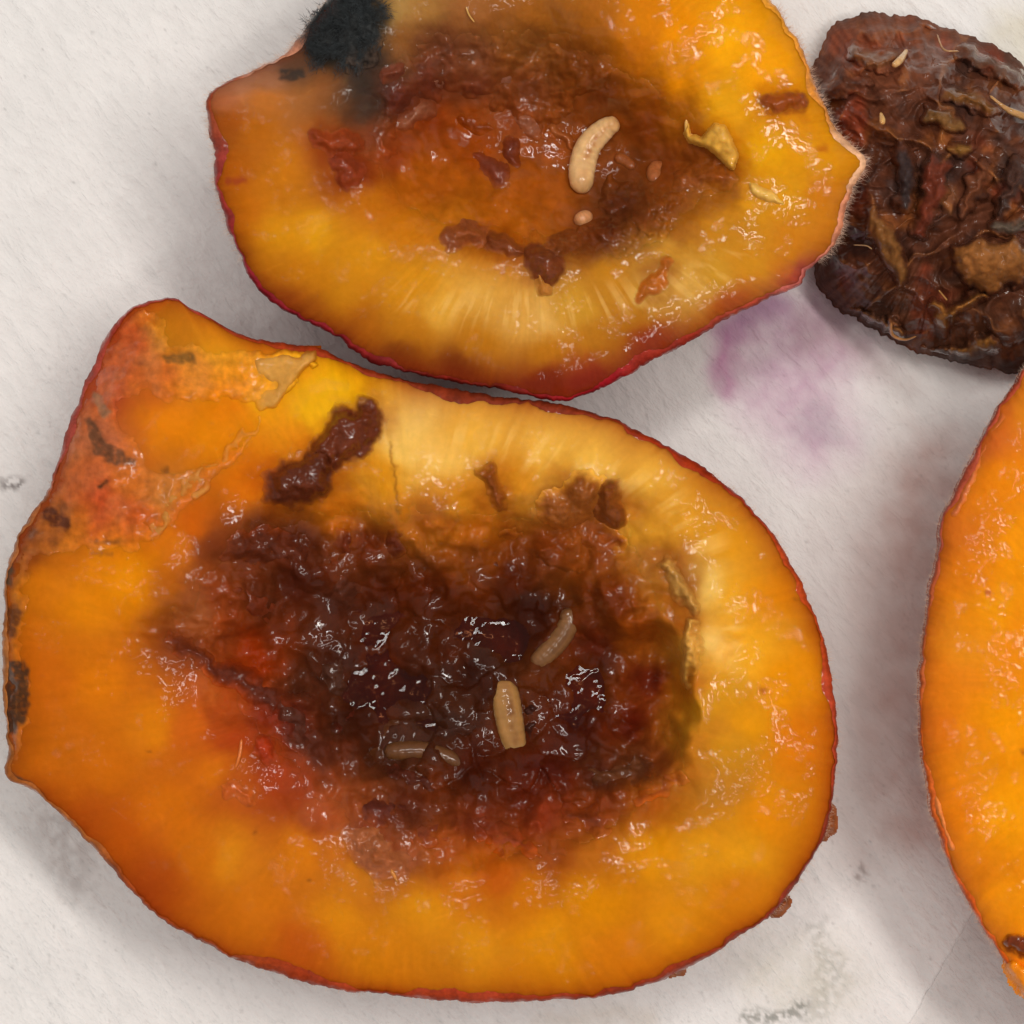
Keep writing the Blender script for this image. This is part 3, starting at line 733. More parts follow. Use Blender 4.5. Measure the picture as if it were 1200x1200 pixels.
patch('peel_flap', peel, main_height, [(296, 418), (340, 412), (368, 411), (371, 421), (353, 437), (346, 452), (333, 465), (324, 479), (306, 481), (297, 470), (320, 448), (300, 440)],
      (204, 146, 66), M['peel'], hmax=0.4, width=9, rough=0.12, rough_px=16, edge_warp=4, seed=275, bite=0.6, profile='step', blend=main_colour, mottle=0.12,
      lift=lambda u, v: 0.25 + 0.5 * sstep(310, 360, u))
for k, s in enumerate([[(302, 492, 3), (278, 520, 4), (250, 540, 4), (222, 566, 6), (200, 596, 8), (182, 622, 7)], [(240, 572, 7), (228, 580, 8)]]):
    patch('peel_strip', peel, main_height, s, (190, 126, 56), M['peel'], hmax=0.22, width=9, edge_warp=8, seed=280 + k, blend=main_colour, mottle=0.25)

# rotten pulp in the hollow
def main_pulp_colour(u, v):
    c = blend_points(u, v, MAIN_PTS, seed=221)
    soft = sstep(0.05, 0.5, fbm(u, v, 42, 3, 326))
    c = mix(c, lin((84, 52, 36)), 0.18 * soft * sstep(210, 300, u) * sstep(780, 640, u) * sstep(930, 880, v))
    c = mix(c, c * np.array([1.5, 1.3, 1.0]), 0.6 * sstep(0.15, 0.6, fbm(u, v, 60, 3, 329)))
    c = c * (0.92 + 0.2 * fbm(u, v, 30, 3, 325))[..., None] * np.array([1.04, 0.92, 0.78])
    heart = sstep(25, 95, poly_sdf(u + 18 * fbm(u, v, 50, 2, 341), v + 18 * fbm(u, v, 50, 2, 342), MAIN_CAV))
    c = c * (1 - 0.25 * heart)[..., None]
    return c
def main_base_plus(u, v): return main_height(u, v)
pulp_poly = [(x + (x - 500) * -0.012, y + (y - 800) * -0.012) for x, y in MAIN_CAV]
def pulp_calm(u, v):       # smoother, juicy floor to the right of the middle
    return -0.35 * sstep(0, 60, poly_sdf(u, v, [(540, 700), (700, 690), (785, 760), (780, 870), (660, 930), (560, 870)]))
pulp = patch('rotten_pulp', root, main_height, pulp_poly, main_pulp_colour, M['pulp'], hmax=0.8, width=105, step=1.7, rough=0.16, rough_px=34, edge_warp=14,
      lumps=1.5, lump_px=50, seed=330, bite=0.3, profile='step', blend=main_colour, mottle=0.07, lift=pulp_calm, label='dark brown wet rotten pulp in the stone hollow')
# floor of the hollow as the things lying in it see it
def main_floor(u, v): return main_height(u, v) + (0.1 + 0.85 * sstep(0, 75, poly_sdf(u, v, MAIN_CAV))) * MM

LUMPS_MAIN = [
 # strokes, colour, height mm, width
 ([(334, 566, 22), (358, 562, 28), (380, 536, 18)], (92, 40, 20), 2.0, 18), ([(385, 526, 20), (408, 510, 28), (428, 492, 21)], (100, 44, 22), 2.1, 18),
 ([(560, 553, 5), (574, 556, 10), (583, 580, 9), (586, 596, 6)], (134, 68, 22), 0.9, 8), ([(596, 626, 8), (604, 630, 6)], (108, 48, 18), 0.9, 8),
 ([(650, 598, 16), (672, 584, 22), (690, 576, 18)], (150, 86, 34), 1.4, 16), ([(712, 580, 15), (716, 600, 17)], (122, 62, 22), 1.6, 12),
 ([(700, 630, 18), (725, 640, 12)], (142, 72, 24), 1.0, 14), ([(280, 646, 16), (312, 640, 20), (345, 646, 18)], (92, 42, 24), 1.3, 14),
 ([(205, 752, 9), (232, 766, 10), (262, 790, 12), (290, 800, 13), (318, 818, 16)], (92, 42, 28), 1.0, 10), ([(300, 706, 26), (325, 722, 22)], (112, 48, 24), 1.3, 20),
 ([(365, 748, 16), (372, 768, 18)], (80, 46, 32), 1.3, 14), ([(390, 786, 22), (386, 806, 18)], (72, 42, 30), 1.4, 16), ([(340, 836, 18), (352, 860, 16)], (84, 44, 32), 1.2, 14),
 ([(410, 840, 24)], (76, 30, 18), 1.3, 18), ([(452, 860, 24), (440, 880, 16)], (84, 48, 26), 1.2, 18), ([(520, 858, 20), (545, 850, 18)], (64, 36, 26), 1.3, 16),
 ([(625, 830, 15)], (58, 34, 30), 1.8, 13), ([(622, 850, 15)], (56, 32, 26), 1.6, 13), ([(505, 810, 13)], (58, 32, 22), 1.3, 12), ([(470, 905, 20), (500, 915, 18)], (78, 36, 24), 1.2, 16),
 ([(692, 906, 14), (725, 904, 16), (752, 896, 14)], (94, 56, 34), 1.5, 13), ([(266, 928, 9), (292, 932, 10)], (184, 86, 28), 0.4, 14),
 ([(425, 985, 18), (445, 1005, 22), (470, 1015, 14)], (152, 84, 46), 0.8, 24), ([(492, 978, 10), (540, 968, 12)], (118, 52, 28), 0.7, 20), ([(566, 975, 8), (600, 985, 13), (622, 1000, 6)], (142, 64, 34), 0.7, 20),
 ([(440, 948, 15), (462, 952, 12)], (92, 44, 34), 1.1, 13), ([(560, 962, 14)], (120, 54, 32), .9, 12), ([(405, 640, 18)], (104, 44, 20), 1.0, 14), ([(462, 640, 14)], (96, 42, 24), 1.0, 12),
 ([(400, 690, 16), (425, 702, 14)], (92, 48, 32), 1.1, 14), ([(580, 676, 14), (592, 690, 10)], (84, 40, 24), 1.0, 12), ([(645, 705, 9)], (84, 48, 34), 1.0, 9), ([(310, 878, 14)], (160, 50, 16), 0.8, 12),
 ([(785, 665, 9), (795, 690, 11), (812, 715, 8)], (186, 134, 62), 1.1, 9), ([(812, 735, 7), (808, 770, 9), (802, 800, 7)], (206, 150, 66), 1.1, 8),
 ([(750, 932, 9), (790, 915, 9)], (150, 72, 22), 0.6, 16), ([(665, 952, 10), (700, 962, 13)], (120, 54, 24), 0.6, 20)]
for k, (s, rgb, h, w) in enumerate(LUMPS_MAIN):
    inside = poly_sdf(np.array([s[0][0]]), np.array([s[0][1]]), MAIN_CAV)[0] > -4
    if inside: rgb = tuple(np.array(rgb) * 0.92 + np.array([4, -2, -4]))
    s = [(a, b, r * 1.25) for a, b, r in s]
    patch('rotten_lump', root, main_floor if inside else main_height, s, rgb, M['lump'], hmax=h * (0.55 if inside else 0.8), width=w * (1.7 if inside else 1.5), step=1.6, rough=0.3 if inside else 0.4, rough_px=18 if inside else 26, edge_warp=9 if inside else 7,
          lumps=0.12 if inside else 0.5, lump_px=20, seed=400 + 7 * k, blend=main_pulp_colour if inside else main_colour, mottle=0.18, blend_px=16 if inside else 9, clip=main, profile='step')

# pale stringy fibres
FIB_MAIN = [([(488, 822, 2.2), (512, 828, 3.2), (528, 834, 3.4), (548, 832, 2), (574, 838, 1)], (150, 112, 44)), ([(528, 836, 2), (535, 846, 1.6), (556, 848, 1.4)], (140, 100, 40)),
 ([(487, 902, 1.2), (489, 880, 1.8), (486, 856, 1.4)], (134, 90, 40)), ([(283, 866, 1.6), (281, 884, 2.4), (276, 900, 1.2)], (206, 110, 50)),
 ([(440, 1004, 2.0), (458, 1020, 3), (466, 1034, 1.4)], (190, 120, 54))]
for k, (p, rgb) in enumerate(FIB_MAIN):
    q = np.array(p)
    inside = poly_sdf(q[:1, 0], q[:1, 1], MAIN_CAV)[0] > 0
    tube('fibre', pulp if inside else root, (lambda u, v: main_height(u, v) + 1.35 * MM) if inside else main_height, [(a, b, r) for a, b, r in p], M['shred'], rgb, sides=6, lift=0.0, sink=0.9, seed=500 + k)

# juice pooled in the deepest part
def flat_pool(name, root, poly, z, step=4):
    u, v = np.meshgrid(np.arange(min(p[0] for p in poly) - 4, max(p[0] for p in poly) + 4, step), np.arange(min(p[1] for p in poly) - 4, max(p[1] for p in poly) + 4, step))
    d = poly_sdf(u + 6 * fbm(u, v, 40, 2, 9), v + 6 * fbm(u, v, 40, 2, 10), poly)
    zz = z + 0.10 * MM * fbm(u, v, 50, 2, 12)
    nv, nu = u.shape
    i = np.arange(nv - 1)[:, None]; j = np.arange(nu - 1)[None, :]
    a = i * nu + j; f = np.stack([a, a + nu, a + nu + 1, a + 1], -1).reshape(-1, 4)
    f = f[(d.ravel()[f] > 0).all(1)]
    us = np.unique(f); rm = np.zeros(nu * nv, int); rm[us] = np.arange(len(us))
    return link_mesh(name, W(u, v, zz).reshape(-1, 3)[us], rm[f], M['juice'], None, root)
flat_pool('juice', root, [(300, 640), (560, 610), (690, 620), (735, 700), (735, 860), (720, 950), (620, 990), (500, 980), (380, 930), (290, 800)], 19.0 * MM, 3)

for k, sp in enumerate([[(970, 950, 5), (972, 966, 6), (964, 978, 4)], [(908, 1066, 5), (920, 1058, 5)], [(786, 1139, 3), (798, 1136, 3)]]):
    patch('skin_flake', root, lambda a, b: 22.6 * MM + 0 * a, sp, (150, 84, 46) if k < 4 else (176, 70, 60), M['peel'], hmax=0.9, width=5, step=1.3, rough=0.3, rough_px=6, edge_warp=2.5, seed=590 + k, mottle=0.25)
fuzz(root, main, mrim, 3000, 0.3, 0.7, 601, keep=lambda th: (0.25 + 0.75 * (np.cos(th) > 0.75)) * (np.sin(th) > -0.55))

# ------------------------------------------------------------------ TOP HALF
TOP_OUT = [(244, 113), (262, 98), (300, 80), (335, 62), (352, 40), (375, 12), (392, -12), (420, -60), (480, -110), (560, -140), (650, -150), (740, -130), (820, -80), (880, -32), (903, 0),
    (922, 30), (945, 66), (958, 105), (974, 140), (990, 163), (1004, 176), (1016, 188), (1010, 204), (1000, 222), (991, 250), (984, 276), (966, 300), (946, 316), (936, 335), (905, 347),
    (880, 360), (850, 375), (815, 396), (770, 421), (730, 443), (690, 461), (655, 470), (610, 462), (560, 453), (510, 443), (462, 433), (430, 422), (412, 408), (395, 395), (370, 382),
    (345, 370), (320, 355), (300, 335), (285, 310), (270, 275), (258, 240), (252, 215), (250, 180), (244, 145)]
topb = Blob((620, 180), TOP_OUT, 1.8, 21)
TOP_CAV = [(430, 110), (470, 60), (540, 30), (640, 20), (720, 60), (770, 90), (820, 130), (862, 180), (850, 225), (800, 270), (740, 300), (660, 300), (600, 285), (530, 280), (470, 265), (440, 215), (420, 160)]
TOP_PTS = [
 (270,140,(168,86,18)),(270,200,(187,101,15)),(300,160,(187,106,18)),(330,200,(202,121,20)),(290,250,(202,116,15)),(330,280,(218,147,18)),(370,270,(226,158,20)),(360,320,(207,131,18)),
 (400,340,(207,136,20)),(430,300,(215,142,20)),(420,380,(187,111,18)),(340,350,(164,88,18)),(480,390,(197,126,22)),(480,340,(213,142,22)),(520,360,(226,168,60)),(560,350,(224,168,72)),
 (600,370,(219,163,72)),(640,370,(224,173,88)),(560,400,(197,126,22)),(640,410,(192,121,22)),(700,400,(192,126,28)),(680,360,(208,152,45)),(740,380,(187,121,25)),(760,350,(208,158,62)),
 (800,330,(219,168,78)),(720,330,(197,131,30)),(840,320,(203,147,40)),(780,300,(208,152,50)),(880,310,(208,141,30)),(930,290,(208,131,25)),(920,230,(219,152,20)),(880,240,(214,147,25)),
 (840,260,(197,131,30)),(800,260,(182,111,25)),(900,180,(229,162,10)),(950,180,(219,147,15)),(960,230,(208,126,25)),(850,120,(229,162,20)),(850,50,(248,173,10)),(790,40,(238,147,5)),
 (900,80,(243,162,10)),(800,100,(228,141,8)),(830,-40,(243,162,10)),(930,150,(228,152,20)),(740,60,(197,111,15)),(750,20,(213,126,10)),(700,20,(167,96,25)),(640,20,(162,96,30)),
 (600,40,(152,91,35)),(550,20,(162,101,50)),(490,20,(167,116,55)),(470,50,(152,96,45)),(470,10,(184,143,78)),(640,-70,(190,116,30)),(520,-60,(180,110,40)),(740,-60,(220,140,16)),
 (520,60,(114,62,38)),(560,70,(124,72,42)),(620,60,(142,86,36)),(500,90,(110,53,38)),(560,100,(120,63,40)),(620,100,(124,64,30)),(680,70,(128,67,22)),(700,110,(124,62,22)),
 (460,110,(104,47,37)),(500,140,(145,62,18)),(540,150,(155,70,8)),(560,170,(160,74,10)),(610,150,(144,72,32)),(640,160,(154,77,22)),(650,130,(134,70,26)),(480,210,(184,97,15)),
 (520,220,(179,94,18)),(570,230,(169,90,15)),(620,220,(169,87,15)),(640,250,(174,92,22)),(590,260,(189,103,15)),(480,260,(204,122,18)),(540,270,(189,112,20)),(750,150,(128,60,15)),
 (770,120,(154,77,12)),(800,130,(184,107,20)),(780,200,(128,62,20)),(740,200,(114,57,20)),(820,190,(134,67,20)),(850,210,(169,97,25)),(730,240,(86,41,22)),(760,250,(100,50,22)),
 (710,270,(95,44,22)),(790,240,(134,70,22)),(690,280,(119,57,20)),(460,180,(154,67,25)),(430,160,(134,67,40)),(400,170,(169,77,20)),(420,200,(144,57,20)),(440,230,(194,112,18)),(380,160,(184,97,25)),
 (290,100,(196,134,98)),(320,95,(190,128,92)),(270,115,(188,116,75)),(340,90,(152,96,60)),(370,100,(142,86,45)),(350,110,(172,106,50)),(310,118,(196,116,40)),
 (400,30,(32,36,38)),(430,60,(36,36,36)),(420,100,(58,48,42)),(430,130,(68,55,48)),(380,60,(34,38,38)),(340,85,(74,63,52)),(440,20,(44,42,40)),(420,-20,(60,54,46)),
 (690,450,(140,30,28)),(640,455,(118,34,16)),(760,410,(150,56,26)),(540,440,(110,50,14)),(470,425,(128,66,18)),(940,325,(168,70,60)),(860,360,(176,84,30))]

def top_height(u, v):
    e = topb.edge(u, v)
    wu = u + 20 * fbm(u, v, 100, 3, 1201); wv = v + 20 * fbm(u, v, 100, 3, 1202)
    d = poly_sdf(wu, wv, TOP_CAV)
    z = 27.0 + (300 - v) * 0.004
    z -= 8.0 * sstep(-30, 115, d)
    z -= 1.5 * np.exp(-np.clip(e, 0, None) / 16.0)
    near = sstep(-60, 20, d)
    z += 0.5 * fbm(u, v, 150, 3, 1210) + (0.06 + 0.14 * near) * fbm(u, v, 30, 3, 1214) + (0.015 + 0.05 * near) * fbm(u, v, 9, 3, 1218)
    z -= 4.5 * sstep(0, 55, poly_sdf(u, v, [(220, 128), (300, 112), (352, 118), (400, 95), (420, 40), (400, -60), (220, -60)]))     # outer skin slopes off at the mould
    z -= 0.9 * np.exp(-((u - 760) / 26.0) ** 2 - ((v - 325) / 22.0) ** 2)
    return z * MM

SPOTS_TOP = [([(905, 122, 13), (935, 120, 13)], (140, 66, 16), 0.75), ([(895, 118, 8)], (120, 54, 18), .6), ([(965, 174, 6)], (176, 92, 22), 0.7), ([(925, 150, 8), (955, 160, 8)], (196, 120, 20), 0.4), ([(268, 213, 4), (286, 212, 3)], (150, 60, 30), 0.8),
 ([(333, 88, 7), (350, 86, 6)], (48, 46, 42), 0.8), ([(590, 318, 3)], (160, 80, 16), .7)]
def top_colour(u, v, edge=True):
    c = blend_points(u, v, TOP_PTS, seed=1221)
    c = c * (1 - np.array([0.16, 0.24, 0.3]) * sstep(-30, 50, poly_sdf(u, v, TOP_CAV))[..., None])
    c = flesh_detail(c, u, v, topb, 1230)
    th = np.arctan2(v - topb.c[1], u - topb.c[0])
    band = sstep(-8, 22, stroke_sdf(u, v + 8 * fbm(u, v, 40, 2, 1231), [(470, 345, 20), (560, 362, 26), (650, 368, 26), (740, 350, 26), (820, 325, 26), (880, 300, 16)]))
    facet = fbm(th * 300, 0.12 * np.hypot(u - topb.c[0], v - topb.c[1]) + 5 * fbm(u, v, 50, 2, 1233), 15, 3, 1234)
    c = mix(c, lin((240, 194, 110)), 0.36 * band * sstep(0.0, 0.5, facet))
    if edge:
        e = topb.edge(u, v)
        low = sstep(150, 420, v) * sstep(950, 700, u)
        a = np.exp(-np.clip(e - 3, 0, None) / (11 + 14 * low) * (1.1 - 0.3 * fbm(u, v, 90, 2, 1240)))
        c = c * (1 - np.array([0.20, 0.30, 0.3]) * (np.exp(-np.clip(e, 0, None) / 50.0) * (0.35 + 0.65 * sstep(900, 700, u)))[..., None])
        c = mix(c, lin((126, 40, 14)), (0.4 + 0.55 * low) * a)
    return spots(soak(c, u, v, SOAK_TOP, 1290), u, v, SPOTS_TOP, 1300)
def top_skin(u, v, th):
    c = blend_points(u, v, [(244, 113, (140, 60, 34)), (255, 215, (140, 46, 40)), (290, 320, (132, 26, 36)), (345, 370, (130, 24, 34)), (430, 422, (120, 30, 30)), (560, 452, (110, 28, 18)), (680, 462, (140, 20, 28)), (780, 416, (138, 40, 26)),
        (880, 360, (150, 58, 40)), (940, 330, (178, 90, 80)), (990, 250, (204, 130, 96)), (1015, 195, (222, 170, 130)), (960, 110, (206, 130, 50)), (900, 0, (212, 140, 40)), (640, -150, (150, 60, 30)), (390, -12, (50, 48, 46)), (310, 78, (186, 124, 96))], seed=1250)
    return c * (1.1 + 0.35 * fbm(u, v, 16, 3, 1255))[..., None]

troot = thing('peach_half', 'mouldy peach half at the top with black fuzzy mould at its stem end', 'peach half', tuple(W(np.array(620.), np.array(180.), 0.0)), 'cut peach halves')
tflesh, tskin, trim = build_half(troot, topb, top_height, top_colour, top_skin, 1250, 220, band=4.8,
    wet=lambda u, v: np.clip(0.12 + 0.9 * sstep(-50, 5, poly_sdf(u, v, TOP_CAV)) + 0.9 * sstep(700, 820, u) + 0.4 * sstep(560, 640, u), 0, 1))

def top_pulp_colour(u, v):
    c = blend_points(u, v, TOP_PTS, seed=1221)
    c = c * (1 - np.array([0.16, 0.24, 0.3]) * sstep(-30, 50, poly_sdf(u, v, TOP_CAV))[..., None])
    return c * (1 + 0.2 * fbm(u, v, 16, 4, 1325))[..., None]
patch('hollow_lining', troot, top_height, [(440, 150), (470, 80), (540, 44), (640, 36), (716, 74), (762, 104), (806, 144), (846, 190), (834, 222), (792, 262), (736, 290), (660, 290), (600, 274), (530, 268), (478, 250), (450, 206)],
      top_pulp_colour, M['pulp'], hmax=0.25, width=50, step=1.9, rough=0.12, rough_px=26, edge_warp=14, lumps=0.3, lump_px=26, seed=1310, blend=top_colour, mottle=0.06, profile='step', bite=0.25, label='wet amber brown lining of the stone hollow')
patch('rotten_pulp', troot, top_height, [(436, 150), (448, 110), (470, 60), (520, 42), (590, 44), (660, 52), (716, 78), (722, 112), (690, 128), (664, 150), (650, 178), (622, 168), (600, 148), (560, 130), (520, 124), (488, 128), (470, 152), (452, 196), (432, 190)],
      top_pulp_colour, M['pulp'], hmax=0.8, width=34, rough=0.4, rough_px=22, edge_warp=12, lumps=0.5, lump_px=26, seed=1330, profile='step', blend=top_colour, mottle=0.22, label='purplish brown rotten pulp beside the mould')
patch('rotten_pulp', troot, top_height, [(690, 250), (700, 215), (716, 196), (748, 204), (782, 216), (806, 236), (790, 262), (764, 286), (732, 300), (700, 296), (684, 280), (664, 272)],
      top_pulp_colour, M['pulp'], hmax=0.9, width=28, rough=0.4, rough_px=18, edge_warp=9, lumps=0.7, lump_px=22, seed=1340, profile='step', blend=top_colour, mottle=0.22, label='dark brown rotten pulp below the largest larva')
LUMPS_TOP = [([(372, 160, 10), (392, 168, 14), (412, 166, 12)], (140, 58, 24), 1.0, 12), ([(400, 190, 14), (412, 200, 15), (402, 214, 9)], (134, 54, 26), 1.0, 12),
 ([(560, 182, 6), (575, 195, 14), (586, 205, 12)], (116, 56, 38), 1.3, 12), ([(600, 170, 9), (602, 185, 8)], (104, 46, 30), 1.1, 9), ([(538, 143, 5), (560, 145, 6), (578, 150, 4)], (104, 44, 20), 0.7, 6),
 ([(532, 280, 12), (548, 272, 13), (566, 274, 10)], (140, 72, 34), 1.3, 11), ([(575, 280, 10), (596, 290, 11), (612, 292, 7)], (122, 60, 26), 1.1, 10), ([(630, 300, 15), (642, 312, 18), (640, 328, 10)], (112, 54, 26), 1.4, 13),
 ([(628, 324, 5), (638, 336, 7), (645, 344, 4)], (176, 112, 44), 0.9, 6), ([(655, 285, 12), (672, 278, 12)], (120, 60, 22), 1.0, 10), ([(750, 352, 5), (762, 338, 9), (776, 322, 8), (782, 308, 6)], (170, 92, 24), 0.5, 8),
 ([(455, 88, 8), (470, 80, 10)], (118, 60, 40), 1.0, 9), ([(500, 128, 10), (480, 140, 10)], (134, 78, 52), 1.0, 10), ([(560, 92, 14), (600, 96, 12)], (130, 78, 56), 0.9, 12), ([(500, 94, 12), (530, 92, 10)], (138, 90, 70), 0.8, 10),
 ([(900, 118, 9), (920, 122, 11), (936, 116, 8)], (140, 66, 18), 0.5, 8), ([(650, 150, 7), (664, 166, 6), (678, 176, 4)], (160, 90, 46), .7, 6), ([(612, 140, 10), (628, 150, 10)], (140, 82, 56), 0.9, 10),
 ([(800, 210, 10), (830, 205, 12), (850, 210, 7)], (140, 72, 24), 0.6, 10)]
for k, (s, rgb, h, w) in enumerate(LUMPS_TOP):
    s = [(a, b, r * 1.25) for a, b, r in s]
    hollow = poly_sdf(np.array([s[0][0]]), np.array([s[0][1]]), TOP_CAV)[0] > 15
    patch('rotten_lump', troot, (lambda u, v: top_height(u, v) + 0.4 * MM) if hollow else top_height, s, rgb, M['lump'], hmax=h * (0.7 if hollow else 1.0), width=w * 1.5, step=1.6, rough=0.35, rough_px=16, edge_warp=5, lumps=0.12, lump_px=18, seed=1400 + 7 * k, blend=top_colour, mottle=0.18, blend_px=13 if hollow else 5, profile='step', bite=0.2)
# torn curl of yellow flesh
patch('flesh_flap', troot, top_height, [(806, 146), (810, 158), (822, 160), (838, 144), (850, 146), (858, 162), (864, 186), (860, 198), (850, 196), (840, 182), (826, 172), (806, 168), (800, 156)],
      (214, 158, 62), M['shred'], hmax=1.6, width=7, rough=0.25, rough_px=10, edge_warp=2, seed=1500, mottle=0.12, label='yellow curl of torn flesh')
patch('flesh_flap', troot, top_height, [(876, 214), (905, 222), (918, 240), (900, 236), (880, 226)], (224, 176, 84), M['shred'], hmax=0.8, width=5, seed=1510, mottle=0.1, edge_warp=2)
for k, (p, rgb) in enumerate([([(804, 140, 2), (806, 156, 2.6), (818, 162, 2)], (222, 170, 90)), ([(546, 8, .9), (550, 18, 1), (556, 26, .7)], (210, 160, 90)), ([(536, 84, 2), (548, 94, 2.2), (556, 102, 1)], (176, 110, 80))]):
    tube('fibre', troot, top_height, p, M['shred'], rgb, sides=8, lift=0.35, sink=0.8, seed=1520 + k)

# mould: a dark crust and its filaments
def mould_colour(u, v):
    c = np.broadcast_to(lin((36, 38, 38)), u.shape + (3,)).copy()
    c = mix(c, lin((98, 70, 50)), np.clip(sstep(50, 105, v + 0.3 * (u - 400)) * (0.6 + 0.6 * fbm(u, v, 24, 3, 1601)), 0, 1))
    return c * (1 + 0.5 * fbm(u, v, 9, 3, 1603))[..., None]
MOULD = [(354, 46), (372, 18), (392, -8), (420, -40), (446, -34), (446, 10), (450, 40), (446, 62), (432, 84), (418, 92), (404, 80), (388, 72), (366, 66)]
crust_m = wet_material('mould_crust', rough=0.8, coat=0.05, sss=0.0, bump_mm=0.16, grain_mm=0.35, vary=0.4, spec=0.25)
patch('mould_crust', troot, top_height, MOULD, mould_colour, crust_m, hmax=0.7, width=22, rough=0.9, rough_px=20, edge_warp=13, seed=1610, blend=top_colour, blend_px=12, mottle=0.4, clip=topb, label='black and greenish mould crust')
rg = np.random.default_rng(5)
uu = rg.uniform(325, 475, 17000); vv = rg.uniform(-45, 112, 17000)
dd = poly_sdf(uu + 18 * fbm(uu, vv, 30, 2, 5), vv + 18 * fbm(uu, vv, 30, 2, 6), [(345, 52), (362, 24), (392, -8), (420, -45), (448, -40), (448, 10), (450, 40), (446, 60), (420, 74), (392, 82), (360, 70)])
k = dd > rg.uniform(-3, 14, len(uu))
uu, vv = uu[k], vv[k]
pos = W(uu, vv, top_height(uu, vv) + 0.7 * MM)
tuft = 2.2 * np.stack([fbm(uu, vv, 22, 2, 71), fbm(uu, vv, 22, 2, 72), 0 * uu], -1)      # matted tufts lean together
dirs = np.stack([(uu - 425) / 90.0, (40 - vv) / 120.0, 0.35 + 0 * uu], -1) + tuft + rg.normal(size=(len(uu), 3)) * 0.5
hairs('mould_filaments', troot, pos, dirs, rg.uniform(0.2, 1.0, len(uu)) * MM, 0.018 * MM, M['mould_hair'], 8)
fuzz(troot, topb, trim, 6500, 0.3, 0.85, 602, keep=lambda th: (0.25 + 0.75 * (np.cos(th) > 0.86) + 0.45 * (np.cos(th) < -0.5)) * (np.sin(th) < 0.35))

# ------------------------------------------------------------------ RIGHT HALF
RIGHT_OUT = [(1212, 425), (1190, 448), (1168, 480), (1150, 515), (1132, 548), (1118, 580), (1104, 605), (1098, 650), (1088, 700), (1081, 760), (1077, 800), (1078, 850), (1084, 910), (1094, 960), (1110, 1005), (1130, 1050),
    (1155, 1090), (1178, 1128), (1203, 1168), (1260, 1210), (1340, 1235), (1430, 1235), (1520, 1200), (1600, 1130), (1655, 1030), (1680, 900), (1680, 760), (1650, 630), (1590, 520), (1500, 440), (1400, 400), (1300, 398)]
rightb = Blob((1380, 810), RIGHT_OUT, 1.5, 31)
RIGHT_PTS = [(1150,600,(228,131,15)),(1120,620,(213,116,30)),(1160,700,(238,152,10)),(1180,560,(233,136,10)),(1130,760,(229,142,25)),(1110,800,(228,131,20)),(1170,850,(241,152,5)),(1100,850,(223,121,20)),
 (1130,950,(231,131,10)),(1180,950,(243,157,8)),(1170,1050,(238,147,8)),(1150,1030,(218,126,15)),(1190,1150,(246,141,8)),(1175,480,(208,106,30)),(1150,520,(208,106,40)),(1195,640,(240,150,10)),(1195,760,(236,140,12)),
 (1200,480,(226,140,24)),(1140,680,(224,128,16)),(1140,860,(228,136,14)),(1300,600,(228,140,16)),(1300,1000,(230,142,14)),(1400,800,(110,50,20)),(1350,720,(130,60,20)),(1450,880,(100,44,20)),(1600,800,(224,136,16)),(1480,1100,(226,140,14)),(1480,500,(226,140,14))]
SPOTS_RIGHT = [([(1158, 696, 3.5)], (170, 76, 14), 0.85), ([(1186, 1106, 10), (1198, 1110, 12)], (110, 46, 14), 0.9), ([(1199, 881, 3)], (160, 80, 20), .8)]
def right_height(u, v):
    e = rightb.edge(u, v)
    d = poly_sdf(u, v, [(1270, 700), (1340, 630), (1440, 640), (1500, 740), (1500, 900), (1430, 990), (1330, 970), (1270, 860)])
    z = 25.5 - 7.0 * sstep(-10, 80, d) - 2.2 * np.exp(-np.clip(e, 0, None) / 18.0)
    z += 0.6 * fbm(u, v, 140, 3, 2210) + 0.10 * fbm(u, v, 34, 3, 2214) + 0.03 * fbm(u, v, 11, 3, 2218)
    return z * MM
def right_colour(u, v):
    c = flesh_detail(blend_points(u, v, RIGHT_PTS, seed=2221), u, v, rightb, 2230)
    e = rightb.edge(u, v)
    c = mix(c, lin((196, 92, 32)), 0.75 * np.exp(-np.clip(e - 3, 0, None) / 17.0))
    return spots(c, u, v, SPOTS_RIGHT, 2300)
def right_skin(u, v, th):
    c = blend_points(u, v, [(1180, 460, (180, 76, 50)), (1110, 600, (176, 80, 56)), (1080, 760, (190, 96, 52)), (1080, 880, (206, 96, 34)), (1130, 1050, (206, 88, 30)), (1200, 1165, (214, 92, 20)), (1680, 800, (170, 60, 30)), (1400, 400, (170, 60, 40))], seed=2250)
    return c * (1 + 0.25 * fbm(u, v, 16, 3, 2255))[..., None]
rroot = thing('peach_half', 'bright orange peach half cut off by the right edge of the picture', 'peach half', tuple(W(np.array(1380.), np.array(810.), 0.0)), 'cut peach halves')
_, _, rrim = build_half(rroot, rightb, right_height, right_colour, right_skin, 900, 150, band=4, wet=lambda u, v: 0.4 + 0 * u)
patch('rotten_lump', rroot, right_height, [(1184, 1106, 9), (1200, 1108, 13)], (112, 46, 16), M['lump'], hmax=0.9, width=9, seed=2410, edge_warp=4, blend=right_colour)
patch('flesh_flap', rroot, right_height, [(1188, 1136, 10), (1204, 1150, 12), (1212, 1164, 8)], (244, 140, 14), M['shred'], hmax=1.0, width=8, seed=2420, edge_warp=3, mottle=0.06)
